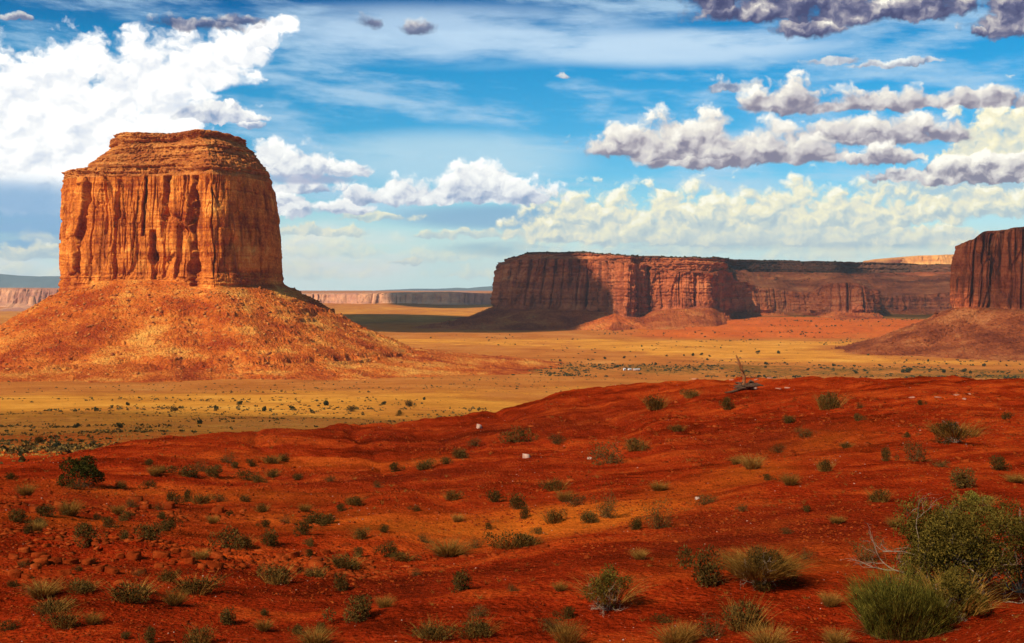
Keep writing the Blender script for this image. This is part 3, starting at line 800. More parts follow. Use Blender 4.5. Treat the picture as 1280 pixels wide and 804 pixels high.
# ---- the great butte on the left
def build_great_butte():
    root = empty("butte", (0, 0, 0))
    tag(root, "huge sunlit orange sandstone butte with a flat cap, standing on its own red debris cone", "butte")
    C = (ray(218, 400)[0] * 1560, 1560)
    # px, Y, weight left, weight right, base py of the cliff, talus reach factor
    O = [(78, 1560, 1, 0, 366), (77, 1510, 1, 0, 368), (82, 1478, 1, 0, 367), (104, 1458, .8, 0, 360), (135, 1450, .5, .1, 353), (165, 1446, .3, .2, 352), (190, 1446, .3, .3, 352),
         (214, 1440, .3, .4, 354), (240, 1430, .2, .5, 361), (262, 1414, .1, .6, 363), (278, 1418, .1, .7, 362), (305, 1446, 0, .9, 360), (330, 1484, 0, 1, 358), (348, 1530, 0, 1, 357), (353, 1580, 0, 1, 357),
         (345, 1640, 0, 1, 357), (300, 1700, .3, .7, 357), (215, 1730, .5, .5, 357), (130, 1700, .8, .2, 360), (90, 1630, 1, 0, 363)]
    lev_py = [345, 310, 285, 255, 225, 214.5, 212, 204, 195, 181, 178, 167, 163, 162]
    levR = [345, 310, 285, 255, 225, 204, 200, 194, 188, 181, 176, 170, 168, 167]
    insL = [1, 2, 3, 4, 5, 6, 27, 36, 48, 66, 76, 70, 73, 120]
    insR = [0, 1, 3.5, 7, 13, 22, 25, 30, 35, 40, 50, 46, 52, 110]
    insF = [2, 5, 7, 9, 12, 14, 18, 25, 34, 47, 60, 55, 61, 120]
    st = []
    for px, Y, wl, wr, bpy_ in O:
        zb = zat(bpy_, Y)
        wf = max(0.0, 1 - wl - wr)
        def tal(d, dz): return (-d, zb + dz)
        rows = [tal(420, -112), tal(330, -104), tal(235, -97), tal(172, -87), tal(165, -83.5), tal(130, -70), tal(92, -53), tal(88, -50.5), tal(66, -37), tal(40, -20), tal(18, -7), (-2.5, zb + 2)]
        for lp, lr, a, b, c in zip(lev_py, levR, insL, insR, insF):
            wv = min(1.0, wr * 1.1 + 0.35 * wf)
            zz = zat(lp * (1 - wv) + lr * wv, 1500)
            if lp <= 181 or True:
                ins = a * wl + b * wr + c * wf
            rows.append((ins, zz))
        st.append((pxY(px, Y), rows))
    dens = [30, 60, 70, 80, 80, 70, 70, 80, 80, 70, 80, 80, 70, 60, 30, 20, 20, 20, 20, 20]
    K = len(st[0][1])
    sub = [14, 16, 26, 10, 26, 30, 10, 22, 28, 24, 22] + [20, 50, 38, 44, 44, 18, 10, 14, 16, 22, 6, 20, 8, 6]
    P, nrm, s, ks, Pl = loft(st, dens, sub, center=C)
    tal_rows = ks < 11
    r_t = int(np.sum(ks <= 11)) - 1             # foot of the cliff
    r_l = int(np.sum(ks <= 16.0)) - 1           # top of the sheer wall
    # crevices: px of the face at top and bottom, py top and bottom, half width (m), depth
    colpx = 640 + F * Pl[:, 0] / Pl[:, 1]
    front = (nrm[:, 1] < 0.25)
    CR = [(104, 96, 224, 366, 2.6, 20), (105, 104, 232, 272, 3.8, 14), (127, 131, 212, 296, 1.3, 9), (143, 146, 228, 276, 2.6, 13), (144, 144, 272, 350, 2.6, 13), (157, 156, 236, 352, 1.0, 5),
          (181, 178, 222, 298, 1.7, 12), (191, 193, 290, 356, 4.6, 18), (211, 209, 219, 274, 3.6, 19), (207, 203, 232, 300, 1.2, 8), (209, 206, 268, 348, 1.5, 10), (233, 222, 224, 348, 1.7, 12), (228, 219, 240, 350, 1.0, 6),
          (247, 242, 226, 262, 3.2, 20), (245, 242, 244, 366, 5.6, 27), (238, 232, 222, 352, 1.3, 12), (268, 268, 222, 362, 0.9, 5), (290, 292, 240, 340, .8, 3.5), (312, 314, 215, 330, .8, 4), (326, 328, 232, 350, .9, 4), (86, 85, 250, 330, .8, 4),
          (114, 113, 250, 352, .8, 5), (168, 167, 255, 330, .8, 4.5), (200, 201, 225, 285, .9, 5)]
    D = np.zeros(P.shape[:2])
    pyrow = 362 - (P[:, :, 2] / 1500.0 - 0) * F * 1.0
    wav = 2.6 * fbm(pyrow / 20.0, np.zeros_like(pyrow) + colpx[None] / 60.0, 0, 4, 0.6, 77)
    for a, b, y0, y1, hw, dep in CR:
        t = np.clip((pyrow - y0) / (y1 - y0), 0, 1)
        c = a + (b - a) * t + wav
        dxx = np.abs(colpx[None] - c)
        hwv = hw * (0.75 + 0.5 * vnoise(pyrow / 14.0, a * 0.7, 0, int(a)))
        prof = 1 - sstep(dxx, hwv * 0.95, hwv * 1.45)
        ends = sstep(pyrow, y0 - 1, y0 + 9) * (1 - sstep(pyrow, y1 - 4, y1 + 1))
        D = np.maximum(D, prof * ends * dep * 1.6 * front[None])
    # pillars bulge between the deep crevices; the wall right of the deepest one is smooth
    rightface = sstep(colpx, 262, 275)[None] * front[None]
    cd = cliff_disp(P, s, 40, 1.0, 1.0)
    cd = cd * (1 - 0.35 * rightface)
    base_beds = sstep(pyrow, 335, 350)
    cliffrow = (ks >= 11) & (ks <= 16.0)
    ledgerow = (ks > 16.0)
    tl = ledge_disp(P, s, 60)
    N3 = np.concatenate([nrm, np.zeros((len(nrm), 1))], 1)
    wC = np.where(cliffrow, np.clip((ks - 11) / 0.3, 0, 1), 0)[:, None]
    wB = np.clip((16.0 - ks) / 0.25, 0, 1)[:, None]
    D2 = wC * (cd * (0.3 + 0.7 * wB) * (1 - 0.6 * base_beds) + tl * 0.55 * base_beds - D)
    capw = np.where(ledgerow, np.clip((ks - 16.0) / 0.3, 0, 1) * np.clip((25 - ks) / 1.0, 0, 1), 0)[:, None]
    D2 = D2 + capw * (tl + 0.35 * cd)
    P = P + D2[:, :, None] * N3[None]
    # top surfaces: a little broken
    P[ledgerow, :, 2] += 0.9 * fbm(P[ledgerow][:, :, 0] / 9, P[ledgerow][:, :, 1] / 9, 0, 3, 0.6, 8)
    # talus
    g, b = talus_disp(P, s, 90)
    wT = (np.clip(ks / 1.0, 0, 1) * np.clip((11 - ks) / 0.8, 0, 1))[:, None]
    P[:, :, 2] += np.where((ks < 11)[:, None], wT * (g * np.clip((11 - ks) / 3.0, 0.2, 1)[:, None] + b), 0)
    # short rock bands that crop out of the talus
    xx, yy, zz_ = P[:, :, 0], P[:, :, 1], P[:, :, 2]
    q = (zz_ + 2.5 * fbm(xx / 60, yy / 60, 0, 4, .55, 95)) / 11.0; fl = np.floor(q); fr = q - fl
    mk = sstep(fbm(xx / 60, yy / 60, zz_ / 14, 4, .55, 96), .05, .30) * (ks < 11)[:, None] * wT * sstep(zz_, -93, -84)
    P[:, :, 2] += mk * 11.0 * (fl + sstep(fr, 0.62, 0.80) * .75 + fr * .25 - q) * 0.45
    lz = -74.5 + 3.0 * fbm(xx / 70, yy / 70, 0, 3, .5, 97)
    P[:, :, 2] -= (ks < 11)[:, None] * wT * 8.0 * (1 - sstep(np.abs(zz_ - lz + 2.5), 0.5, 3.2)) * sstep(fbm(xx / 40, yy / 40, 3., 3, .5, 98), -.25, .1)
    lz = -27.5 + 2.5 * fbm(xx / 50, yy / 50, 4., 3, .5, 99)
    P[:, :, 2] -= (ks < 11)[:, None] * wT * 6.0 * (1 - sstep(np.abs(zz_ - lz + 2.0), 0.5, 2.6)) * sstep(fbm(xx / 35, yy / 35, 7., 3, .5, 100), 0, .2)
    mat_c = rock_material("orange_sandstone", (0.92, 0.47, 0.095), (0.70, 0.20, 0.028), (0.30, 0.045, 0.008), 1.0, 0.6, 1.1, (0.20, 0.035, 0.010), 0.65)
    mat_l = rock_material("ledge_sandstone", (0.72, 0.32, 0.08), (0.52, 0.17, 0.035), (0.28, 0.06, 0.014), 0.8, 1.3, 0.3, (0.2, 0.05, 0.02), 0.3)
    mat_t = talus_material("orange_talus", (0.80, 0.34, 0.06), (0.60, 0.13, 0.016), (0.34, 0.045, 0.007), 1.0)
    part_mesh("talus_slope", P, 0, r_t, mat_t, root)
    part_mesh("cliff_wall", P, r_t, r_l, mat_c, root, smooth=False)
    part_mesh("caprock", P, r_l, len(ks) - 1, mat_l, root, smooth=False)
    # close the summit
    rim = P[-1]; cc = rim.mean(0)
    V = np.vstack([rim, cc[None]]); n = len(rim); j = np.arange(n)
    mesh_from("summit", V, np.stack([j, (j + 1) % n, np.full(n, n)], 1), mat_l, root)
    # fallen blocks on the slope
    rr = RK.random(2600); rows_i = (np.interp(rr ** 0.8, [0, 1], [20, r_t - 6])).astype(int)
    cols_i = RK.integers(0, int(len(s) * 0.9), 2600)
    pts = P[rows_i, cols_i]
    keep = pts[:, 1] < 1640
    sz = 0.7 + 2.6 * RK.random(2600) ** 4
    o = scatter_mesh("fallen_blocks", pts[keep], sz[keep], RK, mat_l, root)
    tag(o, kind="stuff")
    return root, P
great, GP = build_great_butte()
def flank(P, Pl, ks):
    """lets the debris slope of the left end run out to the left"""
    n = np.arange(P.shape[1]); w = 1 - sstep(n, 150, 330)
    tw = np.clip((3 - ks) / 3, 0, 1)[:, None]
    out = (Pl[None, :, 1] - P[:, :, 1])
    P = P.copy(); P[:, :, 0] -= w[None] * tw * out * 0.85; P[:, :, 1] += w[None] * tw * out * 0.35 * (1 - sstep(n, 60, 200))[None]
    lean = np.clip((ks - 3) / 4.0, 0, 1)[:, None] ** 1.5; P[:, :, 0] += (1 - sstep(n, 190, 400))[None] * lean * 52
    return P

# ---- the long mesa across the valley
def build_long_mesa():
    root = empty("mesa", (0, 0, 0))
    tag(root, "long flat-topped dark red mesa across the valley, its left face in cloud shadow", "mesa")
    # px, Y, [toe, base, cliff top, bench, slope top, rim, back] as (inset, py-or-z)
    def L(px, Y, base, top, rim):      # sheer wall all the way
        zb, zt, zr = zat(base, Y), zat(top, Y), zat(rim, Y + 30)
        return (pxY(px, Y), [(-290, -107), (-205, -101), (-95, zb * .55 - 45), (0, zb), (6, zb + (zt - zb) * .5), (16, zt), (30, zt + 3), (36, zr - 4), (40, zr), (700, zr)])
    def Rr(px, Y, base, top, slope_in, slope_py, rim, toe=-150):     # low wall, slickrock slope, rim set far back
        zb, zt = zat(base, Y), zat(top, Y)
        return (pxY(px, Y), [(toe, -84), (toe * .6, -80), (-30, zb - 8), (0, zb), (10, zb + (zt - zb) * .6), (25, zt), (slope_in * .5, zt * .6 + .4 * zat(slope_py, Y + slope_in)), (slope_in, zat(slope_py, Y + slope_in)), (slope_in + 30, zat(rim, Y + slope_in)), (slope_in + 800, zat(rim, Y + slope_in))])
    st = [L(640, 4400, 384, 326, 324), L(632, 3900, 384, 322, 320), L(619, 3450, 382, 328, 321), L(620, 3310, 385, 331, 320), L(640, 3230, 386, 325, 315), L(680, 3180, 387, 323, 315), L(722, 3160, 388, 324, 315), L(757, 3120, 390, 326, 316.5),
          L(772, 3010, 396, 328, 318), L(786, 2985, 397, 329, 319), L(800, 3040, 394, 330, 320), L(822, 3060, 388, 335, 320.5), L(850, 3050, 386, 340, 321), L(885, 3070, 385, 342, 322), L(903, 3150, 388, 338, 322.5),
          Rr(925, 3330, 390, 352, 420, 338, 323.5), Rr(960, 3400, 391, 360, 560, 340, 324.5), Rr(1010, 3400, 391, 366, 620, 340, 325), Rr(1040, 3300, 391, 354, 640, 341, 326), Rr(1070, 3270, 391, 354, 640, 341, 326.5), Rr(1094, 3310, 391, 362, 620, 341, 327),
          Rr(1105, 3520, 389, 372, 560, 342, 327.5), Rr(1160, 3600, 389, 368, 560, 341, 328.5), Rr(1220, 3600, 389, 362, 560, 340, 330), Rr(1300, 3550, 389, 362, 560, 340, 331), Rr(1500, 3500, 389, 360, 560, 340, 331)]
    dens = [20, 30, 40, 60, 80, 80, 70, 60, 50, 50, 60, 70, 70, 60, 60, 60, 80, 80, 70, 60, 60, 70, 60, 40, 30]
    sub = [12, 22, 26, 36, 36, 10, 40, 22, 10, 6]
    P, nrm, s, ks, Pl = loft(st, dens, sub, inward=(0.12, 1.0), closed=False)
    P = flank(P, Pl, ks)
    colpx = 640 + F * Pl[:, 0] / Pl[:, 1]
    right = sstep(colpx, 903, 925)[None]
    cd = cliff_disp(P, s, 140, 2.2, 1.0); ld = ledge_disp(P, s, 150, 2.2)
    N3 = np.concatenate([nrm, np.zeros((len(nrm), 1))], 1)
    K = ks[:, None]
    wC = ((K >= 3) & (K <= 5)) * np.clip((K - 3) / .2, 0, 1)
    # arched alcoves of the lit buttress
    D = wC * (cd * 0.85 + 0.4 * ld)
    def arch(pc, w, top_py, dep):
        pyy = 362 - P[:, :, 2] / Pl[None, :, 1] * F
        u = (colpx[None] - pc) / w
        ht = top_py + (1 - np.sqrt(np.clip(1 - u ** 2, 0, 1))) * 26
        return np.where(np.abs(u) < 1, sstep(pyy, ht - 1.5, ht + 1.5) * dep, 0)
    D = D - wC * (arch(828, 14, 338, 7) + arch(868, 30, 340, 8) + arch(705, 42, 330, 7))
    # buttress clefts
    for pc, w, dep in ((778, 1.6, 34), (795, 1.2, 22), (812, 1.0, 16), (757, 1.6, 24), (731, 1.0, 20), (720, 1.3, 12), (655, 1.2, 16), (640, 1.0, 14), (673, 1.0, 12), (900, 1.6, 30), (1060, 1.4, 30), (1080, 1.2, 24), (1049, 1, 20), (1037, 1.5, 26), (1092, 1.2, 20)):
        D = D - wC * dep * np.exp(-((colpx[None] - pc + 1.2 * fbm(P[:, :, 2] / 40, pc, 0, 3, .5, 9)) / w) ** 2)
    wL = ((K > 5) & (K <= 9)) * 1.0
    wS = ((K > 5) & (K < 7)) * right
    D = D + wL * ld * 0.9 * (1 - wS)
    P = P + D[:, :, None] * N3[None]
    # slickrock domes and ledges on the slope behind the low wall
    hump = 26 * fbm(P[:, :, 0] / 150, P[:, :, 1] / 160, 0, 4, .5, 160) + 10 * ridged(P[:, :, 0] / 70, P[:, :, 1] / 60, 0, 3, .5, 161)
    wv = np.clip((K - 5) / .4, 0, 1) * np.clip((7 - K) / .5, 0, 1) * right
    z0 = P[:, :, 2] + wv * hump
    q = z0 / 13.0 + 0.4 * fbm(P[:, :, 0] / 200, P[:, :, 1] / 200, 0, 3, .5, 163); fl = np.floor(q)
    z0 = z0 + wv * 13.0 * 0.6 * (fl + sstep(q - fl, 0.55, 1.0) - q)
    P[:, :, 2] = z0
    g, b = talus_disp(P, s, 170, 2.4)
    wT = np.clip(K / 1.0, 0, 1) * np.clip((3 - K) / .5, 0, 1)
    P[:, :, 2] += np.where(K < 3, wT * (g * 0.8 + b), 0)
    P[:, :, 2] += ((K > 7) * (K <= 9)) * 3.0 * fbm(P[:, :, 0] / 60, P[:, :, 1] / 60, 0, 3, .5, 171) * np.clip((K - 7) / .5, 0, 1)
    mc = rock_material("red_sandstone", (0.62, 0.22, 0.075), (0.46, 0.115, 0.035), (0.25, 0.05, 0.018), 2.4, 1.0, 1.3, (0.13, 0.03, 0.014), 0.7)
    mt = talus_material("red_talus", (0.58, 0.19, 0.045), (0.44, 0.095, 0.02), (0.26, 0.042, 0.011), 2.0)
    mr = rock_material("rim_rock", (0.30, 0.10, 0.04), (0.14, 0.05, 0.025), (0.06, 0.03, 0.015), 2.0, 1.0, 0.3, (0.05, 0.04, 0.02), 0.6)
    ms = rock_material("slickrock", (0.60, 0.20, 0.06), (0.42, 0.105, 0.032), (0.22, 0.05, 0.018), 3.0, 1.6, 0.2, (0.1, 0.03, 0.015), 0.5)
    i3 = int(np.sum(ks <= 3)) - 1; i5 = int(np.sum(ks <= 5)) - 1; i7 = int(np.sum(ks <= 7)) - 1
    part_mesh("talus_slope", P, 0, i3, mt, root, wrap=False)
    part_mesh("cliff_wall", P, i3, i5, mc, root, wrap=False, smooth=False)
    part_mesh("upper_slope", P, i5, i7, ms, root, wrap=False)
    part_mesh("rim", P, i7, len(ks) - 1, mr, root, wrap=False)
    # dark brush along the rim and on the bench below the low wall
    pts, sz = [], []
    for r_, n_, k0, k1, q in ((RK, 900, 7.9, 8.9, (2.5, 4.5)), (RK, 260, 5.6, 7.4, (1.5, 3.5)), (RK, 200, 0.5, 2.6, (1.2, 2.6))):
        ri = np.searchsorted(ks, r_.uniform(k0, k1, n_)); ci = r_.integers(60, len(s) - 40, n_)
        if k0 > 5 and k0 < 7: ci = r_.integers(int(len(s) * .6), len(s) - 40, n_)
        pts.append(P[np.minimum(ri, len(ks) - 1), ci]); sz.append(r_.uniform(q[0], q[1], n_))
    o = scatter_mesh("juniper_scrub", np.concatenate(pts), np.concatenate(sz), RK, mat_scrub, root, flat=0.6)
    tag(o, kind="stuff")
    # the red debris cone that leans on the lit buttress
    return root, P

def debris_cone():
    px0, Yc = 768, 2945
    cx, cy = pxY(px0, Yc); ztop = zat(392, Yc)
    r = np.concatenate([np.linspace(0, 30, 12, endpoint=False), np.linspace(30, 190, 70)]); th = np.linspace(0, 2 * math.pi, 260, endpoint=False)
    TH, R_ = np.meshgrid(th, r)
    x = cx + R_ * np.cos(TH) * 1.15; y = cy + R_ * np.sin(TH) * 0.8
    z = ztop - R_ * 0.40 + 10 * np.clip(R_ / 190, 0, 1) ** 2
    z = z + 4.5 * fbm(np.cos(TH) * 3 + 5, np.sin(TH) * 3, R_ / 300, 4, .55, 180) * np.clip(R_ / 30, 0, 1) + 2.2 * fbm(x / 12, y / 12, 0, 3, .6, 181)
    P = np.stack([x, y, z], 2)
    o = mesh_from("debris_cone", P.reshape(-1, 3), grid_faces(len(r), len(th), wrap=True)[:, ::-1], talus_material("cone_talus", (0.72, 0.24, 0.05), (0.56, 0.12, 0.022), (0.36, 0.06, 0.011), 2.0))
    return o

# ---- the butte cut by the right edge
def build_right_butte():
    root = empty("butte", (0, 0, 0))
    tag(root, "dark red butte on a boulder-strewn slope, cut by the right frame edge", "butte")
    O = [(1196, 2040, 385), (1192, 1985, 385), (1194, 1940, 385), (1205, 1915, 384), (1222, 1905, 384), (1238, 1908, 385), (1250, 1890, 386), (1268, 1870, 387), (1290, 1865, 386), (1320, 1875, 385), (1360, 1890, 385), (1400, 1930, 385), (1410, 2000, 385), (1380, 2080, 385), (1300, 2110, 385), (1225, 2090, 385)]
    tops = [309, 308, 306, 303, 293, 292, 291, 289, 287, 287, 287, 292, 294, 292, 291, 300]
    C = (ray(1300, 400)[0] * 1985, 1985)
    st = []
    for (px, Y, b), tp in zip(O, tops):
        zb, zt = zat(b, Y), zat(tp, 1960)
        def t_(d, dz): return (-d, max(zb + dz, -106) if d < 300 else -108)
        st.append((pxY(px, Y), [t_(310, -110), t_(200, -82), t_(120, -54), t_(114, -50), t_(50, -25), (-2, zb), (2, zb + (zt - zb) * .3), (5, zb + (zt - zb) * .75), (8, zt - 5), (11, zt), (15, zt + 2.5), (60, zt + 4)]))
    dens = [50, 40, 60, 60, 60, 60, 70, 70, 60, 50, 40, 20, 20, 20, 20, 20]
    sub = [22, 40, 6, 40, 34, 36, 46, 24, 10, 12, 5]
    P, nrm, s, ks, Pl = loft(st, dens, sub, center=C)
    K = ks[:, None]; colpx = 640 + F * Pl[:, 0] / Pl[:, 1]
    cd = cliff_disp(P, s, 240, 1.25, 1.0); ld = ledge_disp(P, s, 250, 1.0)
    N3 = np.concatenate([nrm, np.zeros((len(nrm), 1))], 1)
    D = np.clip((K - 5) / .3, 0, 1) * (cd * 1.2 * np.clip((9.3 - K) / .6, 0.3, 1))
    for pc, w, dep in ((1203, 1.3, 12), (1214, 1.0, 14), (1225, 1.2, 16), (1231, .8, 14), (1236, 1.2, 18), (1248, 1.4, 20), (1262, 1.0, 10), (1277, 1.0, 14)):
        D = D - ((K > 5) & (K < 8.7)) * (Pl[None, :, 1] < 2000) * dep * np.exp(-((colpx[None] - pc + 1.3 * fbm(P[:, :, 2] / 25, pc, 0, 3, .5, 9)) / w) ** 2)
    P = P + D[:, :, None] * N3[None]
    g, b = talus_disp(P, s, 270, 1.3)
    P[:, :, 2] += np.where(K < 5, np.clip(K, 0, 1) * np.clip((5 - K) / .6, 0, 1) * (g + b * 1.3), 0)
    P[:, :, 2] += (K > 9) * 1.2 * fbm(P[:, :, 0] / 9, P[:, :, 1] / 9, 0, 3, .6, 8)
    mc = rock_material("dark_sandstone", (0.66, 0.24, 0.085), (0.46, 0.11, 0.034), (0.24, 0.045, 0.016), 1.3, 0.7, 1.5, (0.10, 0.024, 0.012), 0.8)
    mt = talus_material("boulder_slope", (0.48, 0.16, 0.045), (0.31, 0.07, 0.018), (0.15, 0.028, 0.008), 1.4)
    i5 = int(np.sum(ks <= 5)) - 1; i8 = int(np.sum(ks <= 9)) - 1
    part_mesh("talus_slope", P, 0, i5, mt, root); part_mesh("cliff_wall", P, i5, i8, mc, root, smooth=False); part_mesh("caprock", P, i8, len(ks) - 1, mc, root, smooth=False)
    rim = P[-1]; n = len(rim); j = np.arange(n)
    mesh_from("summit", np.vstack([rim, rim.mean(0)[None]]), np.stack([j, (j + 1) % n, np.full(n, n)], 1), mc, root)
    ri = (RK.random(1500) ** .8 * (i5 - 8)).astype(int); ci = RK.integers(0, int(len(s) * .85), 1500)
    tag(scatter_mesh("fallen_blocks", P[ri, ci], 0.9 + 3.6 * RK.random(1500) ** 4, RK, mt, root), kind="stuff")
    return root

# ---- far country
def strip_mesa(name, label, pts, depth, seed, mat, amp=30.0, group=None, sub=(14, 30, 8)):
    """pts: (px, Y, base py, top py): an open escarpment with a flat top"""
    st = []
    for px, Y, b, t in pts:
        zb, zt = zat(b, Y), zat(t, Y)
        st.append((pxY(px, Y), [(-0.03 * Y, zb - 0.004 * Y), (0, zb + (zt - zb) * .35), (0.006 * Y, zt - (zt - zb) * .03), (0.012 * Y, zt), (depth, zt)]))
    dens = [max(20, int(abs(pts[i + 1][0] - pts[i][0]) * 1.3)) for i in range(len(pts) - 1)]
    P, nrm, s, ks, Pl = loft(st, dens, [14, 34, 6, 4], inward=(0, 1.0), closed=False)
    K = ks[:, None]; N3 = np.concatenate([nrm, np.zeros((len(nrm), 1))], 1)
    w = np.clip(K, 0, 1) * np.clip((3.2 - K), 0, 1)
    sz = amp / 6.0
    d = amp * 2.2 * fbm(s[None] / (amp * 9), P[:, :, 2] / (amp * 20), 0, 5, .6, seed) + w * cliff_disp(P, s, seed + 3, sz * 0.6, 0.7)
    P = P + (w * d)[:, :, None] * N3[None]
    P[:, :, 2] += ((K > 2.5)) * amp * .28 * fbm(s[None] / (amp * 7), K * 0, 0, 4, .6, seed + 9)
    return P, ks

def build_far():
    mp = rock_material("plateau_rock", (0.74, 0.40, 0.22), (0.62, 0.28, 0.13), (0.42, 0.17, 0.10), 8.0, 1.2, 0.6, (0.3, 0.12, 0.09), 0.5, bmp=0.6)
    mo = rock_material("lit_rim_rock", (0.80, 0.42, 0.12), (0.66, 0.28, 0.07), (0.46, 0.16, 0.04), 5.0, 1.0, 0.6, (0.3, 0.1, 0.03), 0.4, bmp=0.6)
    pts = [(-160, 6300, 389, 361), (-60, 6200, 389, 360.5), (20, 6250, 389, 360.3), (90, 6300, 388, 361), (200, 6400, 387, 363), (330, 6400, 387, 366), (400, 6500, 386, 367.5), (460, 6450, 386, 367.3), (510, 6500, 386, 366.5),
           (560, 6400, 386, 365.5), (620, 6450, 386, 366.5), (700, 6500, 386, 366)]
    P, ks = strip_mesa("p", "", pts, 1500, 300, mp, 34.0)
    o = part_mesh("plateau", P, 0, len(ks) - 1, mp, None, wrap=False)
    tag(o, "long low pinkish plateau along the horizon behind the great butte", "plateau")
    pts = [(1120, 7600, 350, 332), (1136, 7300, 350, 321.5), (1160, 7250, 345, 318.5), (1190, 7250, 345, 318), (1230, 7300, 345, 318), (1330, 7500, 345, 320)]
    P, ks = strip_mesa("p", "", pts, 900, 330, mo, 22.0)
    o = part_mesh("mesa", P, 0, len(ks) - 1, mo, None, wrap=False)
    tag(o, "distant mesa with a thin brightly sunlit orange edge, just left of the right-hand butte top", "mesa")
    # a small dark spire on the plateau's apron, far left
    Y = 5700; cx, cy = pxY(40.5, Y)
    th = np.linspace(0, 2 * math.pi, 60, endpoint=False)
    prof = [(210, 388.5), (120, 385), (30, 382.3), (19, 380), (16, 375), (13, 371.5), (9, 370.2), (0.5, 370)]
    rows = []
    for R_, py in prof:
        rr = R_ * (1 + 0.18 * fbm(np.cos(th) * 1.6, np.sin(th) * 1.6, py * .13, 3, .6, 350))
        rows.append(np.stack([cx + rr * np.cos(th), cy + rr * np.sin(th), np.full(60, zat(py, Y))], 1))
    V = np.concatenate(rows)
    o = mesh_from("rock_spire", V, grid_faces(len(prof), 60, wrap=True), mp, smooth=False)
    tag(o, "tiny dark rock spire on a low cone, left of the great butte before the plateau", "rock spire")
    # blue mountains
    mm, t, p = new_mat("forested_mountain", 1.0, 0.0)
    c = ramp(t, noise(t, wpos(t), 0.0006, 5, 0.6), [(0.3, (0.07, 0.10, 0.10)), (0.7, (0.12, 0.14, 0.12))])
    t.links.new(c.k, p.inputs['Base Color'])
    for nm, Y, prof in (("mountain_range", 25500, [(-420, 361), (-300, 354), (-200, 349), (-120, 345), (-60, 344), (0, 342.5), (25, 344.5), (50, 345.5), (75, 345.5), (110, 347), (160, 353), (230, 361)]),
                        ("mountain_range", 26800, [(470, 363), (520, 360.8), (545, 361), (570, 359.8), (585, 360.5), (600, 358.8), (616, 357.6), (640, 357), (700, 358), (780, 362)])):
        xs = np.array([q[0] for q in prof], float); ys = np.array([q[1] for q in prof], float)
        pxs = np.linspace(xs[0], xs[-1], 240); tops = np.interp(pxs, xs, ys) + 0.35 * fbm(pxs / 18, 0 * pxs, 0, 4, .6, 360)
        v = np.linspace(0, 1, 14)
        V = []
        for vi in v:
            zt = np.array([zat(q, Y) for q in tops]); 
            d = 1500 * (1 - vi) * (1 + .5 * fbm(pxs / 30, vi * 2 + 0 * pxs, 0, 4, .6, 370))
            V.append(np.stack([(pxs - 640) / F * Y, Y - d, -60 + (zt + 60) * vi ** 1.3], 1))
        V.append(np.stack([(pxs - 640) / F * Y, np.full(240, Y + 1500.0), np.full(240, -60.0)], 1))
        o = mesh_from(nm, np.concatenate(V), grid_faces(15, 240), mm)
        tag(o, kind="structure")

def scrub_material():
    m, t, p = new_mat("juniper_green", 0.9, 0.1)
    c = ramp(t, noise(t, wpos(t), 0.05, 4, 0.6), [(0.3, (0.018, 0.022, 0.008)), (0.7, (0.055, 0.055, 0.018))])
    t.links.new(c.k, p.inputs['Base Color'])
    return m
mat_scrub = scrub_material()
mesa, MP = build_long_mesa()
cone = debris_cone(); cone.parent = mesa
build_right_butte()
build_far()

# ------------------------------------------------------------------ clouds overhead, whose shadows lie on the valley
def cloud_material(name, opacity):
    m = bpy.data.materials.new(name); m.use_nodes = True
    t = m.node_tree; t.nodes.clear()
    out = t.nodes.new('ShaderNodeOutputMaterial'); mixn = t.nodes.new('ShaderNodeMixShader')
    tr = t.nodes.new('ShaderNodeBsdfTransparent'); df = t.nodes.new('ShaderNodeBsdfDiffuse'); tl = t.nodes.new('ShaderNodeBsdfTranslucent')
    df.inputs[0].default_value = tl.inputs[0].default_value = (0.9, 0.9, 0.9, 1)
    m2 = t.nodes.new('ShaderNodeMixShader'); m2.inputs[0].default_value = 0.5
    t.links.new(df.outputs[0], m2.inputs[1]); t.links.new(tl.outputs[0], m2.inputs[2])
    f = noise(t, wpos(t), 0.02, 5, 0.6).mr(0.3, 0.6, opacity * 0.75, opacity)
    t.links.new(f.k, mixn.inputs[0]); t.links.new(tr.outputs[0], mixn.inputs[1]); t.links.new(m2.outputs[0], mixn.inputs[2])
    t.links.new(mixn.outputs[0], out.inputs['Surface'])
    return m

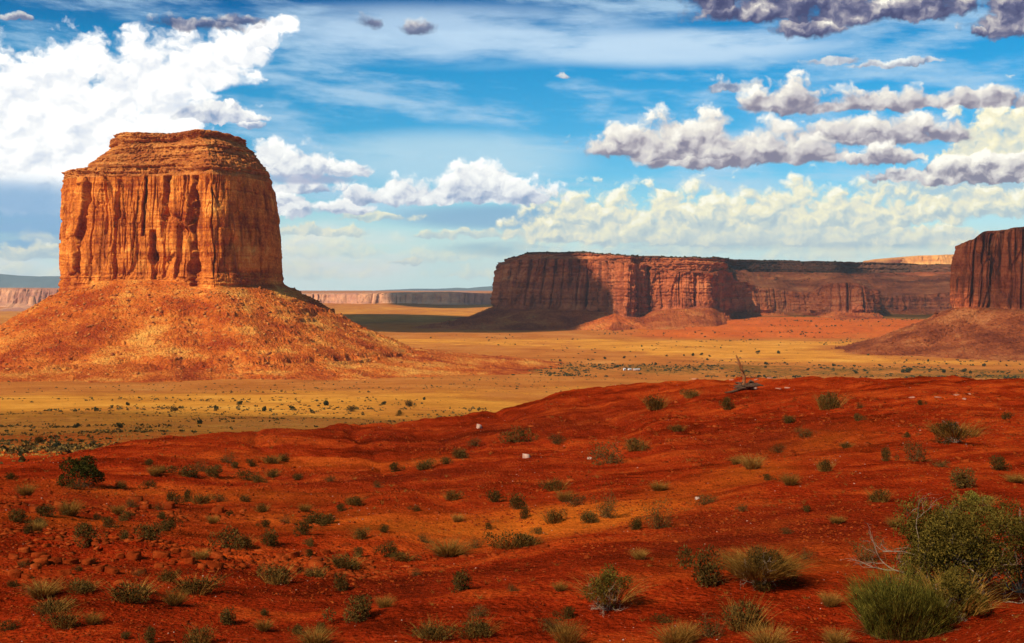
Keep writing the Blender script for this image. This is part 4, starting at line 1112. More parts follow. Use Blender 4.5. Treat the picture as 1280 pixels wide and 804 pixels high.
def shadow_cloud(target, rx, ry, alt, seed, label, mat, rz=0.0, thick=0.16):
    """a flat-based cumulus at altitude alt, on the way from the target ground point to the sun"""
    k = alt / SUN_DIR[2]
    cx, cy = target[0] + SUN_DIR[0] * k, target[1] + SUN_DIR[1] * k
    nth, nr = 120, 16
    th = np.linspace(0, 2 * math.pi, nth, endpoint=False); rr = np.linspace(0.02, 1, nr)
    edge = 1 + 0.18 * fbm(np.cos(th) * 2.0, np.sin(th) * 2.0, seed * 3.1, 5, 0.62, seed)
    rows = []
    for r in rr[::-1]: rows.append((r, -0.03 * (1 - r)))
    for r in rr: rows.append((r, max(0.0, 1 - r ** 2) ** 0.6))
    V = []
    for i, (r, h) in enumerate(rows):
        x = edge * r * np.cos(th) * rx; y = edge * r * np.sin(th) * ry
        z = h * thick * rx * (1 + 0.5 * fbm(x / rx * 3, y / rx * 3, 0, 4, .6, seed + 5)) if h > 0 else np.full(nth, h * rx)
        V.append(np.stack([x, y, z], 1))
    # order: bottom centre -> edge -> top centre
    V = [V[i] for i in range(nr - 1, -1, -1)] + V[nr:] if False else V[:nr][::-1] + V[nr:][::-1]
    P = np.concatenate(V)
    c, s_ = math.cos(rz), math.sin(rz)
    P[:, :2] = P[:, :2] @ np.array([[c, s_], [-s_, c]])
    o = mesh_from("cloud", P, grid_faces(2 * nr, nth, wrap=True), mat, loc=(cx, cy, alt + target[2]))
    tag(o, label, "cloud", "clouds drifting overhead whose shadows lie on the valley")
    return o
m_thick, m_thin = cloud_material("cumulus_thick", 0.86), cloud_material("cumulus_thin", 0.42)
shadow_cloud((-165, 3500, -40), 475, 800, 1900, 3, "cumulus overhead that shades the left face of the long mesa", m_thick)
shadow_cloud((1130, 3700, 0), 640, 520, 1900, 5, "cumulus overhead that shades the right half of the long mesa", m_thin)
shadow_cloud((815, 1950, 20), 120, 190, 1500, 7, "small cumulus overhead that shades the right-hand butte wall", cloud_material("cumulus_medium", 0.6))
shadow_cloud((-560, 4150, -90), 420, 700, 2000, 13, "cumulus overhead that shades the plain left of the long mesa", m_thick)
shadow_cloud((-330, 6450, -60), 330, 380, 3000, 9, "cumulus far off that shades the end of the plateau", m_thick)
shadow_cloud((-230, 330, -35), 300, 150, 1100, 15, "thin cloud over the scrubby plain behind the red slope", cloud_material("thin_cloud_high", 0.22), thick=0.1)
shadow_cloud((-30, 40, -8), 190, 80, 760, 11, "thin cloud over the red foreground slope", cloud_material('thin_cloud', 0.15), thick=0.1)
# ------------------------------------------------------------------ plants
RV = np.random.default_rng(21)

def leaf_mat(name, stops, rough=0.8, scale=9.0, trans=0.15):
    m, t, p = new_mat(name, 1.0, 0.0)
    tcn = t.nodes.new('ShaderNodeTexCoord'); oi = t.nodes.new('ShaderNodeObjectInfo')
    v = X(t, tcn.outputs['Object'])
    f = noise(t, v, scale, 4, 0.75).madd(1.5, X(t, oi.outputs['Random']).madd(0.16, -0.33))
    c = ramp(t, f.clamp(), stops)
    t.links.new(c.k, p.inputs['Base Color'])
    return m
M_SAGE = leaf_mat("sage_leaf", [(0.2, (0.022, 0.012, 0.003)), (0.5, (0.080, 0.041, 0.009)), (0.85, (0.24, 0.135, 0.030))])
M_GOLD = leaf_mat("dry_grass_blade", [(0.2, (0.09, 0.04, 0.008)), (0.5, (0.26, 0.11, 0.018)), (0.85, (0.56, 0.29, 0.06))])
M_BROWN = leaf_mat("dry_twig", [(0.2, (0.05, 0.018, 0.006)), (0.5, (0.16, 0.070, 0.022)), (0.85, (0.36, 0.20, 0.07))])
M_GREEN = leaf_mat("broom_green", [(0.2, (0.022, 0.016, 0.004)), (0.46, (0.085, 0.068, 0.010)), (0.78, (0.34, 0.25, 0.035))])
M_LEAF = leaf_mat("bush_leaf", [(0.15, (0.018, 0.011, 0.002)), (0.42, (0.080, 0.052, 0.008)), (0.65, (0.18, 0.115, 0.018)), (0.88, (0.36, 0.16, 0.025))], scale=5.0)
M_DARKG = leaf_mat("dark_green_leaf", [(0.2, (0.010, 0.009, 0.002)), (0.5, (0.036, 0.031, 0.006)), (0.85, (0.11, 0.085, 0.016))])
M_STEM = leaf_mat("pale_bare_stem", [(0.2, (0.16, 0.09, 0.05)), (0.8, (0.50, 0.34, 0.22))])
M_BARK = leaf_mat("dark_bark", [(0.2, (0.05, 0.025, 0.015)), (0.8, (0.18, 0.09, 0.05))])

def unit(v): return v / (np.linalg.norm(v, axis=-1, keepdims=True) + 1e-9)

def leaves(rng, C, size, up=0.4, out=None, asp=0.4):
    """one slim triangle pair a leaf at each centre C (n,3)"""
    n = len(C)
    d = unit(rng.normal(0, 1, (n, 3)) + np.array([0, 0, up]) + (0 if out is None else out))
    e = unit(np.cross(d, rng.normal(0, 1, (n, 3))))
    L = size * rng.uniform(0.6, 1.4, (n, 1)); Wd = L * asp
    a, b, c, q = C - d * L * .5, C + e * Wd * .5, C + d * L * .5, C - e * Wd * .5
    V = np.stack([a, b, c, q], 1).reshape(-1, 3)
    i = np.arange(n)[:, None] * 4
    return V, np.concatenate([i, i + 1, i + 2, i + 3], 1)

def blades(rng, B, D, L, w, bend=0.35, segs=3):
    """curved tapering blades from bases B along directions D"""
    n = len(B); L = L[:, None]
    side = unit(np.cross(D, np.array([0, 0, 1.0]) + rng.normal(0, .3, (n, 3))))
    g = unit(D * np.array([1, 1, 0]) + 1e-3)
    V = []
    for k in range(segs + 1):
        t = k / segs
        p = B + D * L * t + (g * 0.7 - np.array([0, 0, 0.5])) * L * bend * t * t
        ww = w * (1 - t * 0.85)
        V += [p - side * ww * .5, p + side * ww * .5]
    V = np.stack(V, 1)
    m = V.shape[1]
    f = np.array([[2 * k, 2 * k + 1, 2 * k + 3, 2 * k + 2] for k in range(segs)])
    Fq = (f[None] + (np.arange(n) * m)[:, None, None]).reshape(-1, 4)
    return V.reshape(-1, 3), Fq

def tubes(paths, sides=3):
    """paths: list of (pts (k,3), radii (k)) -> tapering prisms"""
    Vs, Fs, off = [], [], 0
    for pts, rad in paths:
        pts = np.asarray(pts, float); k = len(pts)
        d = unit(np.gradient(pts, axis=0))
        u = unit(np.cross(d, np.array([0.3, 0.2, 1.0]) + 1e-3)); v = np.cross(d, u)
        a = np.arange(sides) * 2 * math.pi / sides
        ring = pts[:, None] + (u[:, None] * np.cos(a)[None, :, None] + v[:, None] * np.sin(a)[None, :, None]) * np.asarray(rad)[:, None, None]
        Vs.append(ring.reshape(-1, 3)); Fs.append(grid_faces(k, sides, wrap=True) + off); off += k * sides
    return np.concatenate(Vs), np.concatenate(Fs)

def branching(rng, n, R, H, r0, depth=3, spread=0.9, kinks=4):
    paths, tips = [], []
    def grow(p, d, L, r, lev):
        pts = [p]; q = p.copy(); dd = d.copy()
        for k in range(kinks):
            dd = unit(dd + rng.normal(0, 0.22, 3)); q = q + dd * L / kinks; q[2] = max(q[2], 0.005); pts.append(q.copy())
        paths.append((pts, np.linspace(r, r * .45, kinks + 1)))
        if lev > 0:
            for _ in range(rng.integers(2, 4)):
                s = rng.integers(1, kinks + 1)
                grow(pts[s].copy(), unit(dd + rng.normal(0, 0.65, 3)), L * rng.uniform(.45, .75), r * .5, lev - 1)
        else: tips.append(q)
    for i in range(n):
        a = rng.uniform(0, 2 * math.pi); e = rng.uniform(0.25, 1.35)
        d = np.array([math.cos(a) * math.cos(e) * spread, math.sin(a) * math.cos(e) * spread, math.sin(e)])
        grow(np.array([0.04 * math.cos(a), 0.04 * math.sin(a), 0.0]) * R, unit(d), math.hypot(R * math.cos(e), H * math.sin(e)) * rng.uniform(.5, .7), r0, depth)
    return paths, np.array(tips)

def dome_points(rng, n, lobes=6, hollow=0.45):
    """points in a lumpy half-dome of radius .5 and height .55"""
    cs = np.concatenate([[[0, 0, .22, .32]], np.stack([rng.normal(0, .20, lobes), rng.normal(0, .20, lobes), rng.uniform(.10, .36, lobes), rng.uniform(.12, .22, lobes)], 1)])
    k = rng.choice(len(cs), n, p=cs[:, 3] ** 2 / np.sum(cs[:, 3] ** 2))
    d = unit(rng.normal(0, 1, (n, 3)))
    r = cs[k, 3] * (hollow + (1 - hollow) * rng.random(n) ** .5) * rng.uniform(.8, 1.12, n)
    p = cs[k, :3] + d * r[:, None]
    p[:, 2] = np.abs(p[:, 2])
    return p, d

def q3(V): return V

def make_kind(name, builder, var, rng):
    """one plant of unit width: an empty that parents its parts"""
    root = empty(name)
    for pname, (V, Fq), mat in builder(rng, var):
        mesh_from(pname, V, Fq, mat, root, smooth=False)
    return root

def b_sage(rng, var):
    p, d = dome_points(rng, 1500, 7)
    br, tips = branching(rng, 9, .42, .42, .008, 2)
    return [("foliage", leaves(rng, p, .065, .5, d * .8, .32), M_SAGE), ("stems", tubes(br), M_BROWN)]
def b_mixed(rng, var):
    p, d = dome_points(rng, 1300, 6)
    n = 130; a = rng.uniform(0, 2 * math.pi, n); r = .30 * rng.random(n) ** .5
    B = np.stack([r * np.cos(a), r * np.sin(a), 0 * a + .02], 1)
    D = unit(np.stack([np.cos(a) * r * 2.2, np.sin(a) * r * 2.2, np.ones(n)], 1) + rng.normal(0, .16, (n, 3)))
    return [("foliage", leaves(rng, p * np.array([1, 1, .8]), .06, .5, d * .8, .32), M_SAGE), ("dry_blades", blades(rng, B, D, rng.uniform(.36, .62, n), .012), M_GOLD)]
def b_gold(rng, var):
    n = 620; a = rng.uniform(0, 2 * math.pi, n); r = .22 * rng.random(n) ** .6
    B = np.stack([r * np.cos(a), r * np.sin(a), 0 * a], 1)
    D = unit(np.stack([np.cos(a) * (r * 3.2 + .1), np.sin(a) * (r * 3.2 + .1), np.ones(n)], 1) + rng.normal(0, .2, (n, 3)))
    n2 = 160; a2 = rng.uniform(0, 2 * math.pi, n2); r2 = .25 * rng.random(n2) ** .5
    B2 = np.stack([r2 * np.cos(a2), r2 * np.sin(a2), 0 * a2], 1)
    D2 = unit(np.stack([np.cos(a2), np.sin(a2), .5 + rng.random(n2)], 1) + rng.normal(0, .3, (n2, 3)))
    return [("blades", blades(rng, B, D, rng.uniform(.35, .8, n), .013), M_GOLD), ("withered_base", blades(rng, B2, D2, rng.uniform(.15, .35, n2), .016), M_BROWN)]
def b_twig(rng, var):
    br, tips = branching(rng, 16, .5, .5, .009, 3, 1.0)
    k = rng.integers(0, len(tips), 520)
    p = tips[k] + rng.normal(0, .035, (520, 3)); p[:, 2] = np.abs(p[:, 2])
    p2, d2 = dome_points(rng, 500, 6, .2)
    return [("twigs", tubes(br), M_BROWN), ("foliage", leaves(rng, np.vstack([p, p2]), .045, .3, None, .35), M_SAGE)]

KINDS = {'d': ("sagebrush", b_sage, 5, "dark sagebrush"), 'm': ("straw_topped_shrub", b_mixed, 4, "straw-topped dark shrub"),
         'g': ("grass_tuft", b_gold, 4, "golden dry grass tuft"), 'b': ("twiggy_shrub", b_twig, 4, "brown twiggy shrub")}
CATS = {'d': "shrub", 'm': "shrub", 'g': "grass tuft", 'b': "shrub"}
protos = {}
for k_, (nm_, fn_, nv_, _) in KINDS.items():
    protos[k_] = [make_kind(nm_, fn_, i, np.random.default_rng(100 + ord(k_) * 7 + i)) for i in range(nv_)]
used = set()

def put_plant(kind, px, py, wpx, hpx, i, mesh_set=None):
    hit = ground_hit(px, py)
    if hit is None: return None
    x, y, z = hit
    pr = (mesh_set or protos[kind]); src = pr[i % len(pr)]
    if src.name not in used:
        o = src; used.add(src.name)
    else:
        o = src.copy(); col.objects.link(o)
        for ch in list(src.children):
            c = ch.copy(); col.objects.link(c); c.parent = o
    w = wpx / F * y * (1.25 if kind in 'dmb' else 1.0); h = hpx / F * y / (0.50 if kind in 'dmb' else 0.62)
    o.location = (x, y + w * .3, float(ground(np.array(x), np.array(y + w * .3))) - 0.02 * w)
    o.rotation_euler = (0, 0, (i * 2.399) % 6.283)
    o.scale = (w, w, h)
    return o

PLANTS = """d 46 554 12|d 216 514 10|d 185 582 12|d 201 592 14|d 186 611 16|g 193 596 18|d 232 597 34 14|d 264 598 24 15|b 248 590 20|b 282 580 22 11|d 292 586 12|d 314 584 14|
m 338 580 20 12|d 355 577 16 11|d 307 602 20|m 321 604 16|m 339 597 18|d 370 601 14|b 413 602 14|d 215 631 22|d 234 628 14 14|m 249 631 22|b 272 628 18|d 306 628 14|m 326 641 18|
d 54 646 28 14|g 84 645 26|d 17 653 26|d 47 659 20|d 153 651 18|g 146 644 16|b 161 635 18|b 196 638 14|d 200 650 14|d 208 659 20|d 134 660 20|d 391 656 36 14|d 287 645 10|
d 32 668 12 11|g 44 665 18|d 101 683 38 22|d 153 675 16 12|d 186 676 33 21|d 205 664 20|d 281 686 30 26|m 302 686 26|d 336 683 25 20|d 380 670 22 18|d 403 656 22 12|d 386 683 14|d 385 696 14|
d 97 715 11|m 208 728 22 18|m 97 745 36 18|g 48 751 40 22|m 60 768 40 18|m 74 789 34 28|m 155 755 52 26|b 178 744 24|g 216 758 26 22|m 240 746 48 26|m 343 732 38 28|m 393 722 24|d 283 782 26 20|
d 7 790 20|d 185 806 18 20|m 246 808 30 26|d 154 800 14|g 114 782 20|g 329 790 20|d 370 794 18|d 400 792 18|g 392 808 36 24|d 427 741 18 22|d 424 712 20|
d 493 590 18 11|m 530 588 24|d 556 581 15|d 576 574 20|m 442 633 22|d 426 640 14|m 564 627 19 14|d 617 629 23 15|d 648 638 24 19|d 655 649 14 14|m 694 615 26 17|b 722 633 28 16|
b 762 648 30 32|d 737 655 30 14|m 692 656 24 20|g 706 628 20|g 825 614 22 12|b 824 662 34 32|d 795 663 22 14|g 572 653 14|d 611 662 12|d 479 666 15 10|m 449 675 18 16|d 404 658 14|
b 528 679 18|g 560 697 44 24|b 593 686 20|m 640 687 46 24|m 662 683 24 14|d 672 668 14|d 446 697 18|d 486 698 24 18|m 502 703 26 12|m 432 713 36 16|d 578 738 30 24|d 444 780 42 30|
b 599 772 24 14|m 539 802 46 26|m 594 802 48 24|b 692 793 36 20|d 709 775 20 14|g 709 810 34 34|g 845 812 40 30|b 884 631 32 14|m 1102 628 26 18|b 1092 706 42 30|d 887 737 50 44|
g 1048 655 18 10|m 934 790 50 44|b 890 800 40 26|g 858 806 32 26|g 964 812 44 30|g 1048 808 30 22|d 1212 612 34 24|m 865 498 20 13|d 910 514 18 14|m 1040 512 34 26|d 986 531 16|b 1008 548 27 13|
d 1075 526 14|d 1152 507 10|d 1260 524 14|g 942 587 26 20|g 921 581 13 12|m 1033 590 20 18|d 1110 577 15 16|b 1149 578 34 26|d 1251 589 24 18|g 1272 604 24 12|g 989 608 20|d 961 601 12|
b 976 567 20|b 1182 585 24 10|m 821 514 27 22|d 645 555 29 18|b 695 557 22|m 796 565 28 18|b 760 582 46 26|m 848 540 16|b 594 559 18|d 499 520 10|d 511 508 12|d 440 515 12|b 576 571 14|
b 1076 510 12|d 1135 548 10|m 1060 560 14|b 930 640 16|g 1120 660 18|d 1010 640 12|b 985 668 14|d 520 640 12|b 470 610 14|g 380 640 14|b 355 655 16|d 330 660 14|g 250 700 18|b 170 720 16|d 330 770 14|
g 480 760 20|b 640 740 16|g 700 740 16|b 520 720 14|g 800 700 18|d 830 780 18|b 1010 700 20|g 1040 760 24|b 25 710 16|d 15 735 14|d 120 650 12|b 90 612 26 12|g 30 620 20|d 10 600 14|d 150 612 16|g 265 655 14"""
LAND = [("the dark green bush at far left", 93, 600), ("the big leafy corner bush", 1210, 700), ("the leaning dead tree", 932, 480), ("the large grey-brown bottom bush", 762, 760),
        ("the straw-domed bush", 957, 738), ("the broad sage clump at upper right", 1203, 554), ("the upper white stone", 598, 533), ("the lower white stone", 658, 571),
        ("the painted sunlit soil patch", 745, 655), ("the broken red slabs", 130, 695), ("the round bush on the crest", 821, 512), ("the dark ball bush at bottom", 444, 770)]
ORD = ["", "second ", "third ", "fourth ", "fifth ", "sixth ", "seventh ", "eighth ", "ninth ", "tenth ", "eleventh ", "twelfth ", "thirteenth "]

def label_plants(recs):
    groups = {}
    for r in recs:
        k, px, py = r['k'], r['px'], r['py']
        d2 = [math.hypot(px - a, (py - b) * 1.6) for _, a, b in LAND]
        j = int(np.argmin(d2)); nm, a, b = LAND[j]
        ddx, ddy = px - a, (py - b) * 1.6
        side = ("right of" if ddx > 0 else "left of") if abs(ddx) > abs(ddy) else ("in front of" if ddy > 0 else "behind")
        groups.setdefault((k, j, side), []).append((d2[j], r))
    for (k, j, side), L in groups.items():
        L.sort(key=lambda t: t[0])
        for n, (d, r) in enumerate(L):
            s = "small " if r['w'] < 17 else ("" if r['w'] < 34 else "large ")
            rank = ORD[min(n, 12)] + "nearest"
            r['o']["label"] = f"{s}{KINDS[k][3]}, {rank} {side} {LAND[j][0]}" if not (len(L) == 1) else f"{s}{KINDS[k][3]} {side} {LAND[j][0]}"
            tag(r['o'], None, CATS[k], "shrubs and tufts dotting the red slope")

recs = []
for i_, e_ in enumerate(PLANTS.replace("\n", "").split("|")):
    q_ = e_.split(); k_, px_, py_, w_ = q_[0], float(q_[1]), float(q_[2]), float(q_[3])
    h_ = float(q_[4]) if len(q_) > 4 else w_ * (0.62 if k_ != 'g' else 0.8)
    o_ = put_plant(k_, px_, py_, w_ * 1.1, h_ * 1.1, i_)
    if o_: recs.append(dict(k=k_, px=px_, py=py_, w=w_, o=o_))
label_plants(recs)

# ---- the larger bushes, each grown for its place
def special(name, label, px, py, wpx, hpx, build, cat="bush", seed=0, dy=0.3, rz=0.0):
    x, y, z = ground_hit(px, py)
    w, h = wpx / F * y, hpx / F * y
    root = empty(name, (x, y + w * dy, float(ground(np.array(x), np.array(y + w * dy))) - .03), rz)
    tag(root, label, cat)
    for pn, (V, Fq), mat in build(np.random.default_rng(seed), w, h):
        mesh_from(pn, V, Fq, mat, root, smooth=False)
    return root

def bush_builder(n, leaf, lobes, mat, stem_mat=M_STEM, nst=10, hollow=.5, asp=.38, gaps=0.0, twigs=2, grass=0):
    def f(rng, w, h):
        cs = []
        for i in range(lobes):
            a = rng.uniform(0, 2 * math.pi); r = rng.random() ** .6 * .36
            hh = rng.uniform(.18, .80) * (1 - (r / .5) ** 2 * .6)
            cs.append((r * math.cos(a) * w, r * math.sin(a) * w * .8, hh * h, rng.uniform(.10, .19)))
        cs = np.array(cs)
        k = rng.choice(lobes, n, p=cs[:, 3] ** 2 / np.sum(cs[:, 3] ** 2))
        d = unit(rng.normal(0, 1, (n, 3)))
        rr = cs[k, 3] * (hollow + (1 - hollow) * rng.random(n) ** .5) * rng.uniform(.75, 1.25, n)
        p = cs[k, :3] + d * rr[:, None] * np.array([w, w, min(h * 1.15, w)])
        keep = (p[:, 2] > 0) & (fbm(p[:, 0] * 9 / w, p[:, 1] * 9 / w, p[:, 2] * 9 / w, 3, .6, 5) > -0.28 + gaps)
        p, d = p[keep], d[keep]
        br, tips = branching(rng, nst, w * .40, h * .80, .011 * w, twigs + 1, .9, 5)
        parts = [("foliage", leaves(rng, p, leaf * w, .5, d * .7, asp), mat), ("stems", tubes(br, 4), stem_mat)]
        if grass:
            a = rng.uniform(0, 2 * math.pi, grass); r = .42 * rng.random(grass) ** .5
            B = np.stack([r * np.cos(a) * w, r * np.sin(a) * w, 0 * a + h * .25], 1)
            D = unit(np.stack([np.cos(a) * r * 1.8, np.sin(a) * r * 1.8, np.ones(grass)], 1) + rng.normal(0, .22, (grass, 3)))
            parts.append(("dry_blades", blades(rng, B, D, rng.uniform(.35, .75, grass) * h, .010 * w, .5), M_GOLD))
        return parts
    return f

def broom_builder(n, mat, elong=1.0, lean=0.0):
    def f(rng, w, h):
        a = rng.uniform(0, 2 * math.pi, n); r = .40 * rng.random(n) ** .5
        B = np.stack([r * np.cos(a) * w, r * np.sin(a) * w * elong, 0 * a], 1)
        top = np.sqrt(np.clip(1 - (r / .47) ** 2, .05, 1)) * (1 + .55 * fbm(B[:, 0] * 6 / w, B[:, 1] * 6 / w, 0, 3, .6, 4))
        D = unit(np.stack([np.cos(a) * r * 1.1 + lean, np.sin(a) * r * 1.1, np.ones(n)], 1) + np.stack([fbm(B[:, 0] * 7 / w, B[:, 1] * 7 / w, 2.0, 2, .5, 6) * .9, fbm(B[:, 0] * 7 / w, B[:, 1] * 7 / w, 5.0, 2, .5, 7) * .9, 0 * r], 1) + rng.normal(0, .13, (n, 3)))
        s0 = rng.random(n) ** 1.2 * .62
        B2 = B + D * (s0 * top * h)[:, None]
        V, Fq = blades(rng, B2, unit(D + rng.normal(0, .12, (n, 3))), rng.uniform(.22, .42, n) * h * top ** .5, .0075 * w, .12)
        m = n // 9
        V2, F2 = blades(rng, B[:m] + np.array([0, 0, .02]), unit(D[:m] + rng.normal(0, .5, (m, 3))), rng.uniform(.2, .5, m) * h, .007 * w, .3)
        br, tips = branching(rng, 8, w * .30, h * .5, .008 * w, 2, .8)
        return [("green_stems", (V, Fq), mat), ("dead_blades", (V2, F2), M_BROWN), ("branches", tubes(br, 4), M_STEM)]
    return f

special("bush", "dark green rounded bush alone at the left edge of the red slope", 93, 609, 66, 50, bush_builder(5200, .045, 10, M_DARKG, M_BARK, 8), seed=3)
special("bush", "large leafy olive bush with pale bare twigs in the lower right corner", 1215, 760, 190, 175, bush_builder(46000, .0185, 34, M_LEAF, M_STEM, 20, .45, .42, -.02, 3), seed=8, dy=.28)
special("bush", "leafy olive bush partly cut by the right frame edge", 1290, 745, 120, 160, bush_builder(20000, .024, 18, M_LEAF, M_STEM, 12, .45, .42, 0, 2), seed=9, dy=.28)
special("broom_bush", "bright green broom-like bush with upright needles in front of the large leafy bush", 1140, 799, 112, 104, broom_builder(10000, M_GREEN, .9, -.12), seed=10, dy=.25)
special("bush", "low dark leafy bush between the green broom-like bush and the right edge", 1196, 778, 112, 80, bush_builder(15000, .026, 14, M_LEAF, M_STEM, 14, .4, .40, 0, 3, grass=300), seed=11, dy=.15)
special("bush", "round dark green bush just above the large leafy corner bush", 1226, 640, 48, 32, bush_builder(3400, .05, 8, M_GREEN, M_STEM, 7, grass=260), seed=12)
special("bush", "dry domed bush topped with bent straw in the lower right centre", 957, 741, 88, 60, bush_builder(4800, .035, 12, M_SAGE, M_STEM, 12, .4, .3, 0, 2, grass=1500), seed=13)
special("bush", "large tangled grey-brown bush near the bottom centre", 762, 769, 74, 66, bush_builder(6200, .036, 12, M_LEAF, M_STEM, 14, .4, .35, 0, 3, grass=240), seed=14)
special("bush", "broad sage clump with a yellowish top near the right ridge", 1203, 556, 62, 38, bush_builder(4600, .04, 11, M_SAGE, M_STEM, 8, .4, .3, 0, 2, grass=420), seed=15)

# ---- dead tree on the ridge
def dead_tree():
    x, y, z = ground_hit(933, 487)
    s = y / F
    root = empty("dead_tree", (x, y, z)); tag(root, "leaning bare dead tree with a dark root mass on the red ridge", "dead tree")
    P_ = lambda px, py, d=0.0: np.array([(px - 933) * s, d, (487 - py) * s])
    paths = [([P_(929, 481), P_(930.5, 472, .1), P_(928, 464, .15), P_(925.5, 457, .1), P_(924, 453), P_(920.5, 446, -.1), P_(919.8, 444)], [.16, .14, .12, .11, .09, .07, .04])]
    V, Fq = tubes(paths, 7); mesh_from("trunk", V, Fq, M_ROOT, root)
    for pth in ([P_(925, 456), P_(922, 454.5, .2), P_(921, 452, .3)], [P_(928, 464), P_(926, 462, -.2), P_(924.5, 461.5, -.4)], [P_(927, 459), P_(929, 456, .2), P_(929.5, 453, .3)]):
        V, Fq = tubes([(pth, [.06, .04, .02])], 5); mesh_from("branch", V, Fq, M_ROOT, root)
    rng = np.random.default_rng(4); rp = []
    for i in range(26):
        a = rng.uniform(-.3, math.pi + .3); L = rng.uniform(.4, 1.25)
        b = P_(934 + rng.normal(0, 4), 483 + rng.normal(0, 1.2), rng.normal(0, .3))
        rp.append(([b, b + np.array([math.cos(a) * L * .5, rng.normal(0, .2), abs(math.sin(a)) * L * .35]), b + np.array([math.cos(a) * L, rng.normal(0, .3), math.sin(a) * L * .3])], [.13, .09, .03]))
    rp.append(([P_(936, 484), P_(924, 486, -.2), P_(914, 489, -.6), P_(904, 490, -.8)], [.17, .14, .10, .05]))
    V, Fq = tubes(rp, 5); mesh_from("root_mass", V, Fq, M_BARK, root)
    return root
M_ROOT = leaf_mat("weathered_wood", [(0.2, (0.16, 0.045, 0.015)), (0.8, (0.42, 0.16, 0.06))], scale=3.0)
dead_tree()
# ------------------------------------------------------------------ stones
def stone_mat(name, a, b, c):
    m, t, p = new_mat(name, 1.0, 0.0)
    pos = wpos(t)
    f = noise(t, pos, 1.7, 5, 0.65)
    cc = ramp(t, f, [(0.3, a), (0.5, b), (0.7, c)])
    t.links.new(cc.k, p.inputs['Base Color'])
    bump(t, p, noise(t, pos, 14.0, 5, 0.65), 0.6, 0.05)
    return m
M_RED = stone_mat("red_stone", (0.11, 0.013, 0.003), (0.27, 0.036, 0.006), (0.44, 0.080, 0.014))
M_PALE = stone_mat("pale_stone", (0.45, 0.20, 0.12), (0.62, 0.34, 0.22), (0.76, 0.52, 0.38))
M_ROSE = stone_mat("rose_stone", (0.40, 0.12, 0.06), (0.52, 0.20, 0.11), (0.62, 0.30, 0.18))
RS = np.random.default_rng(77)

def slab_stone(name, px, py, wpx, hpx, mat, label=None, cat="rock", group=None, seed=0, flat=1.0, proto=None):
    h = ground_hit(px, py)
    x, y, z = h; w, hh = wpx / F * y, hpx / F * y
    if proto is None:
        rng = np.random.default_rng(seed)
        bm_n = 26
        a = np.arange(9) * 2 * math.pi / 9 + rng.uniform(-.28, .28, 9); r = rng.uniform(.34, .60, 9)
        lv = [(-.2, 1.0), (.3, 1.08), (.86, 1.0), (1.0, .93)]
        V = []
        for zz, k in lv:
            jit = rng.normal(0, .025, (9, 3))
            V.append(np.stack([r * k * np.cos(a), r * k * np.sin(a) * .8, np.full(9, zz - .25) + r * .3 * np.cos(a - 1) * zz], 1) + jit)
        V.append(np.array([[0, 0, .79]]))
        V = np.concatenate(V); Fq = grid_faces(4, 9, wrap=True)
        j = np.arange(9); top = np.stack([27 + j, 27 + (j + 1) % 9, np.full(9, 36), np.full(9, 36)], 1)
        tri = np.concatenate([Fq[:, [0, 1, 2]], Fq[:, [0, 2, 3]], top[:, :3]])
        o = mesh_from(name, V, tri, mat, smooth=False)
    else:
        o = proto.copy(); col.objects.link(o)
    o.location = (x, y, z); o.scale = (w, w * (0.9 if hh > .2 * w else 0.8), hh)
    o.rotation_euler = (RS.normal(0, .08), RS.normal(0, .08), RS.uniform(0, 6.28))
    tag(o, label, cat, group)
    return o

slab_stone("white_stone", 599, 535, 11, 5, M_PALE, "small white stone on the dark red slope below the skyline, upper of two", seed=1)
slab_stone("white_stone", 658, 572, 11, 6, M_PALE, "small white stone beside a dry tuft, lower of two on the red slope", seed=2)
slab_stone("pale_slab", 941, 486, 10, 6, M_PALE, "pale tilted slab beside the dead tree's root mass", seed=3)
slab_stone("white_stone", 872, 624, 7, 4, M_PALE, "tiny white stone on the red slope left of a brown twiggy shrub", seed=4)
slab_stone("white_stone", 737, 574, 6, 3, M_PALE, "tiny white stone left of the twiggy brush on the middle slope", seed=5)
ps = None
for i, (px, py, w) in enumerate([(868, 474, 12), (915, 475, 9), (945, 475, 8), (962, 473, 10), (973, 486, 9), (1140, 497, 9), (1172, 497, 11), (1196, 494, 12), (1213, 493, 10), (1205, 499, 8), (985, 485, 10)]):
    if ps is None: ps = o_ = slab_stone("ground_slab", px, py, w, 1.2, M_ROSE, seed=20)
    else: o_ = slab_stone("ground_slab", px, py, w, 1.2, M_ROSE, proto=ps)
    tag(o_, "low pale rock slab lying flat on the red ridge top", "rock slab", "pale slabs along the ridge top")
# broken slabs on the left of the near slope
reds = [slab_stone("red_slab", 30 + 20 * k, 705, 20, 8, M_RED, seed=40 + k) for k in range(5)]
places = []
for k in range(58):
    t_ = RS.random()
    if k < 36: px, py = 10 + 300 * t_, 704 + RS.normal(0, 12) - 6 * t_
    elif k < 48: px, py = 330 + 90 * t_, 705 + RS.normal(0, 7)
    else: px, py = 20 + 260 * t_, 634 + RS.normal(0, 5)
    places.append((px, py, RS.uniform(7, 22)))
for k, (px, py, w) in enumerate(places):
    if k < 5: o_ = slab_stone("red_slab", px, py, w, w * .42, M_RED, proto=reds[k]); bpy.data.objects.remove(reds[k]) if False else None
    else: o_ = slab_stone("red_slab", px, py, w, w * .42, M_RED, proto=reds[k % 5])
    tag(o_, "broken red rock slab in the rubble band on the left slope", "rock slab", "broken red slabs on the left slope")
for r_ in reds: tag(r_, "broken red rock slab in the rubble band on the left slope", "rock slab", "broken red slabs on the left slope")

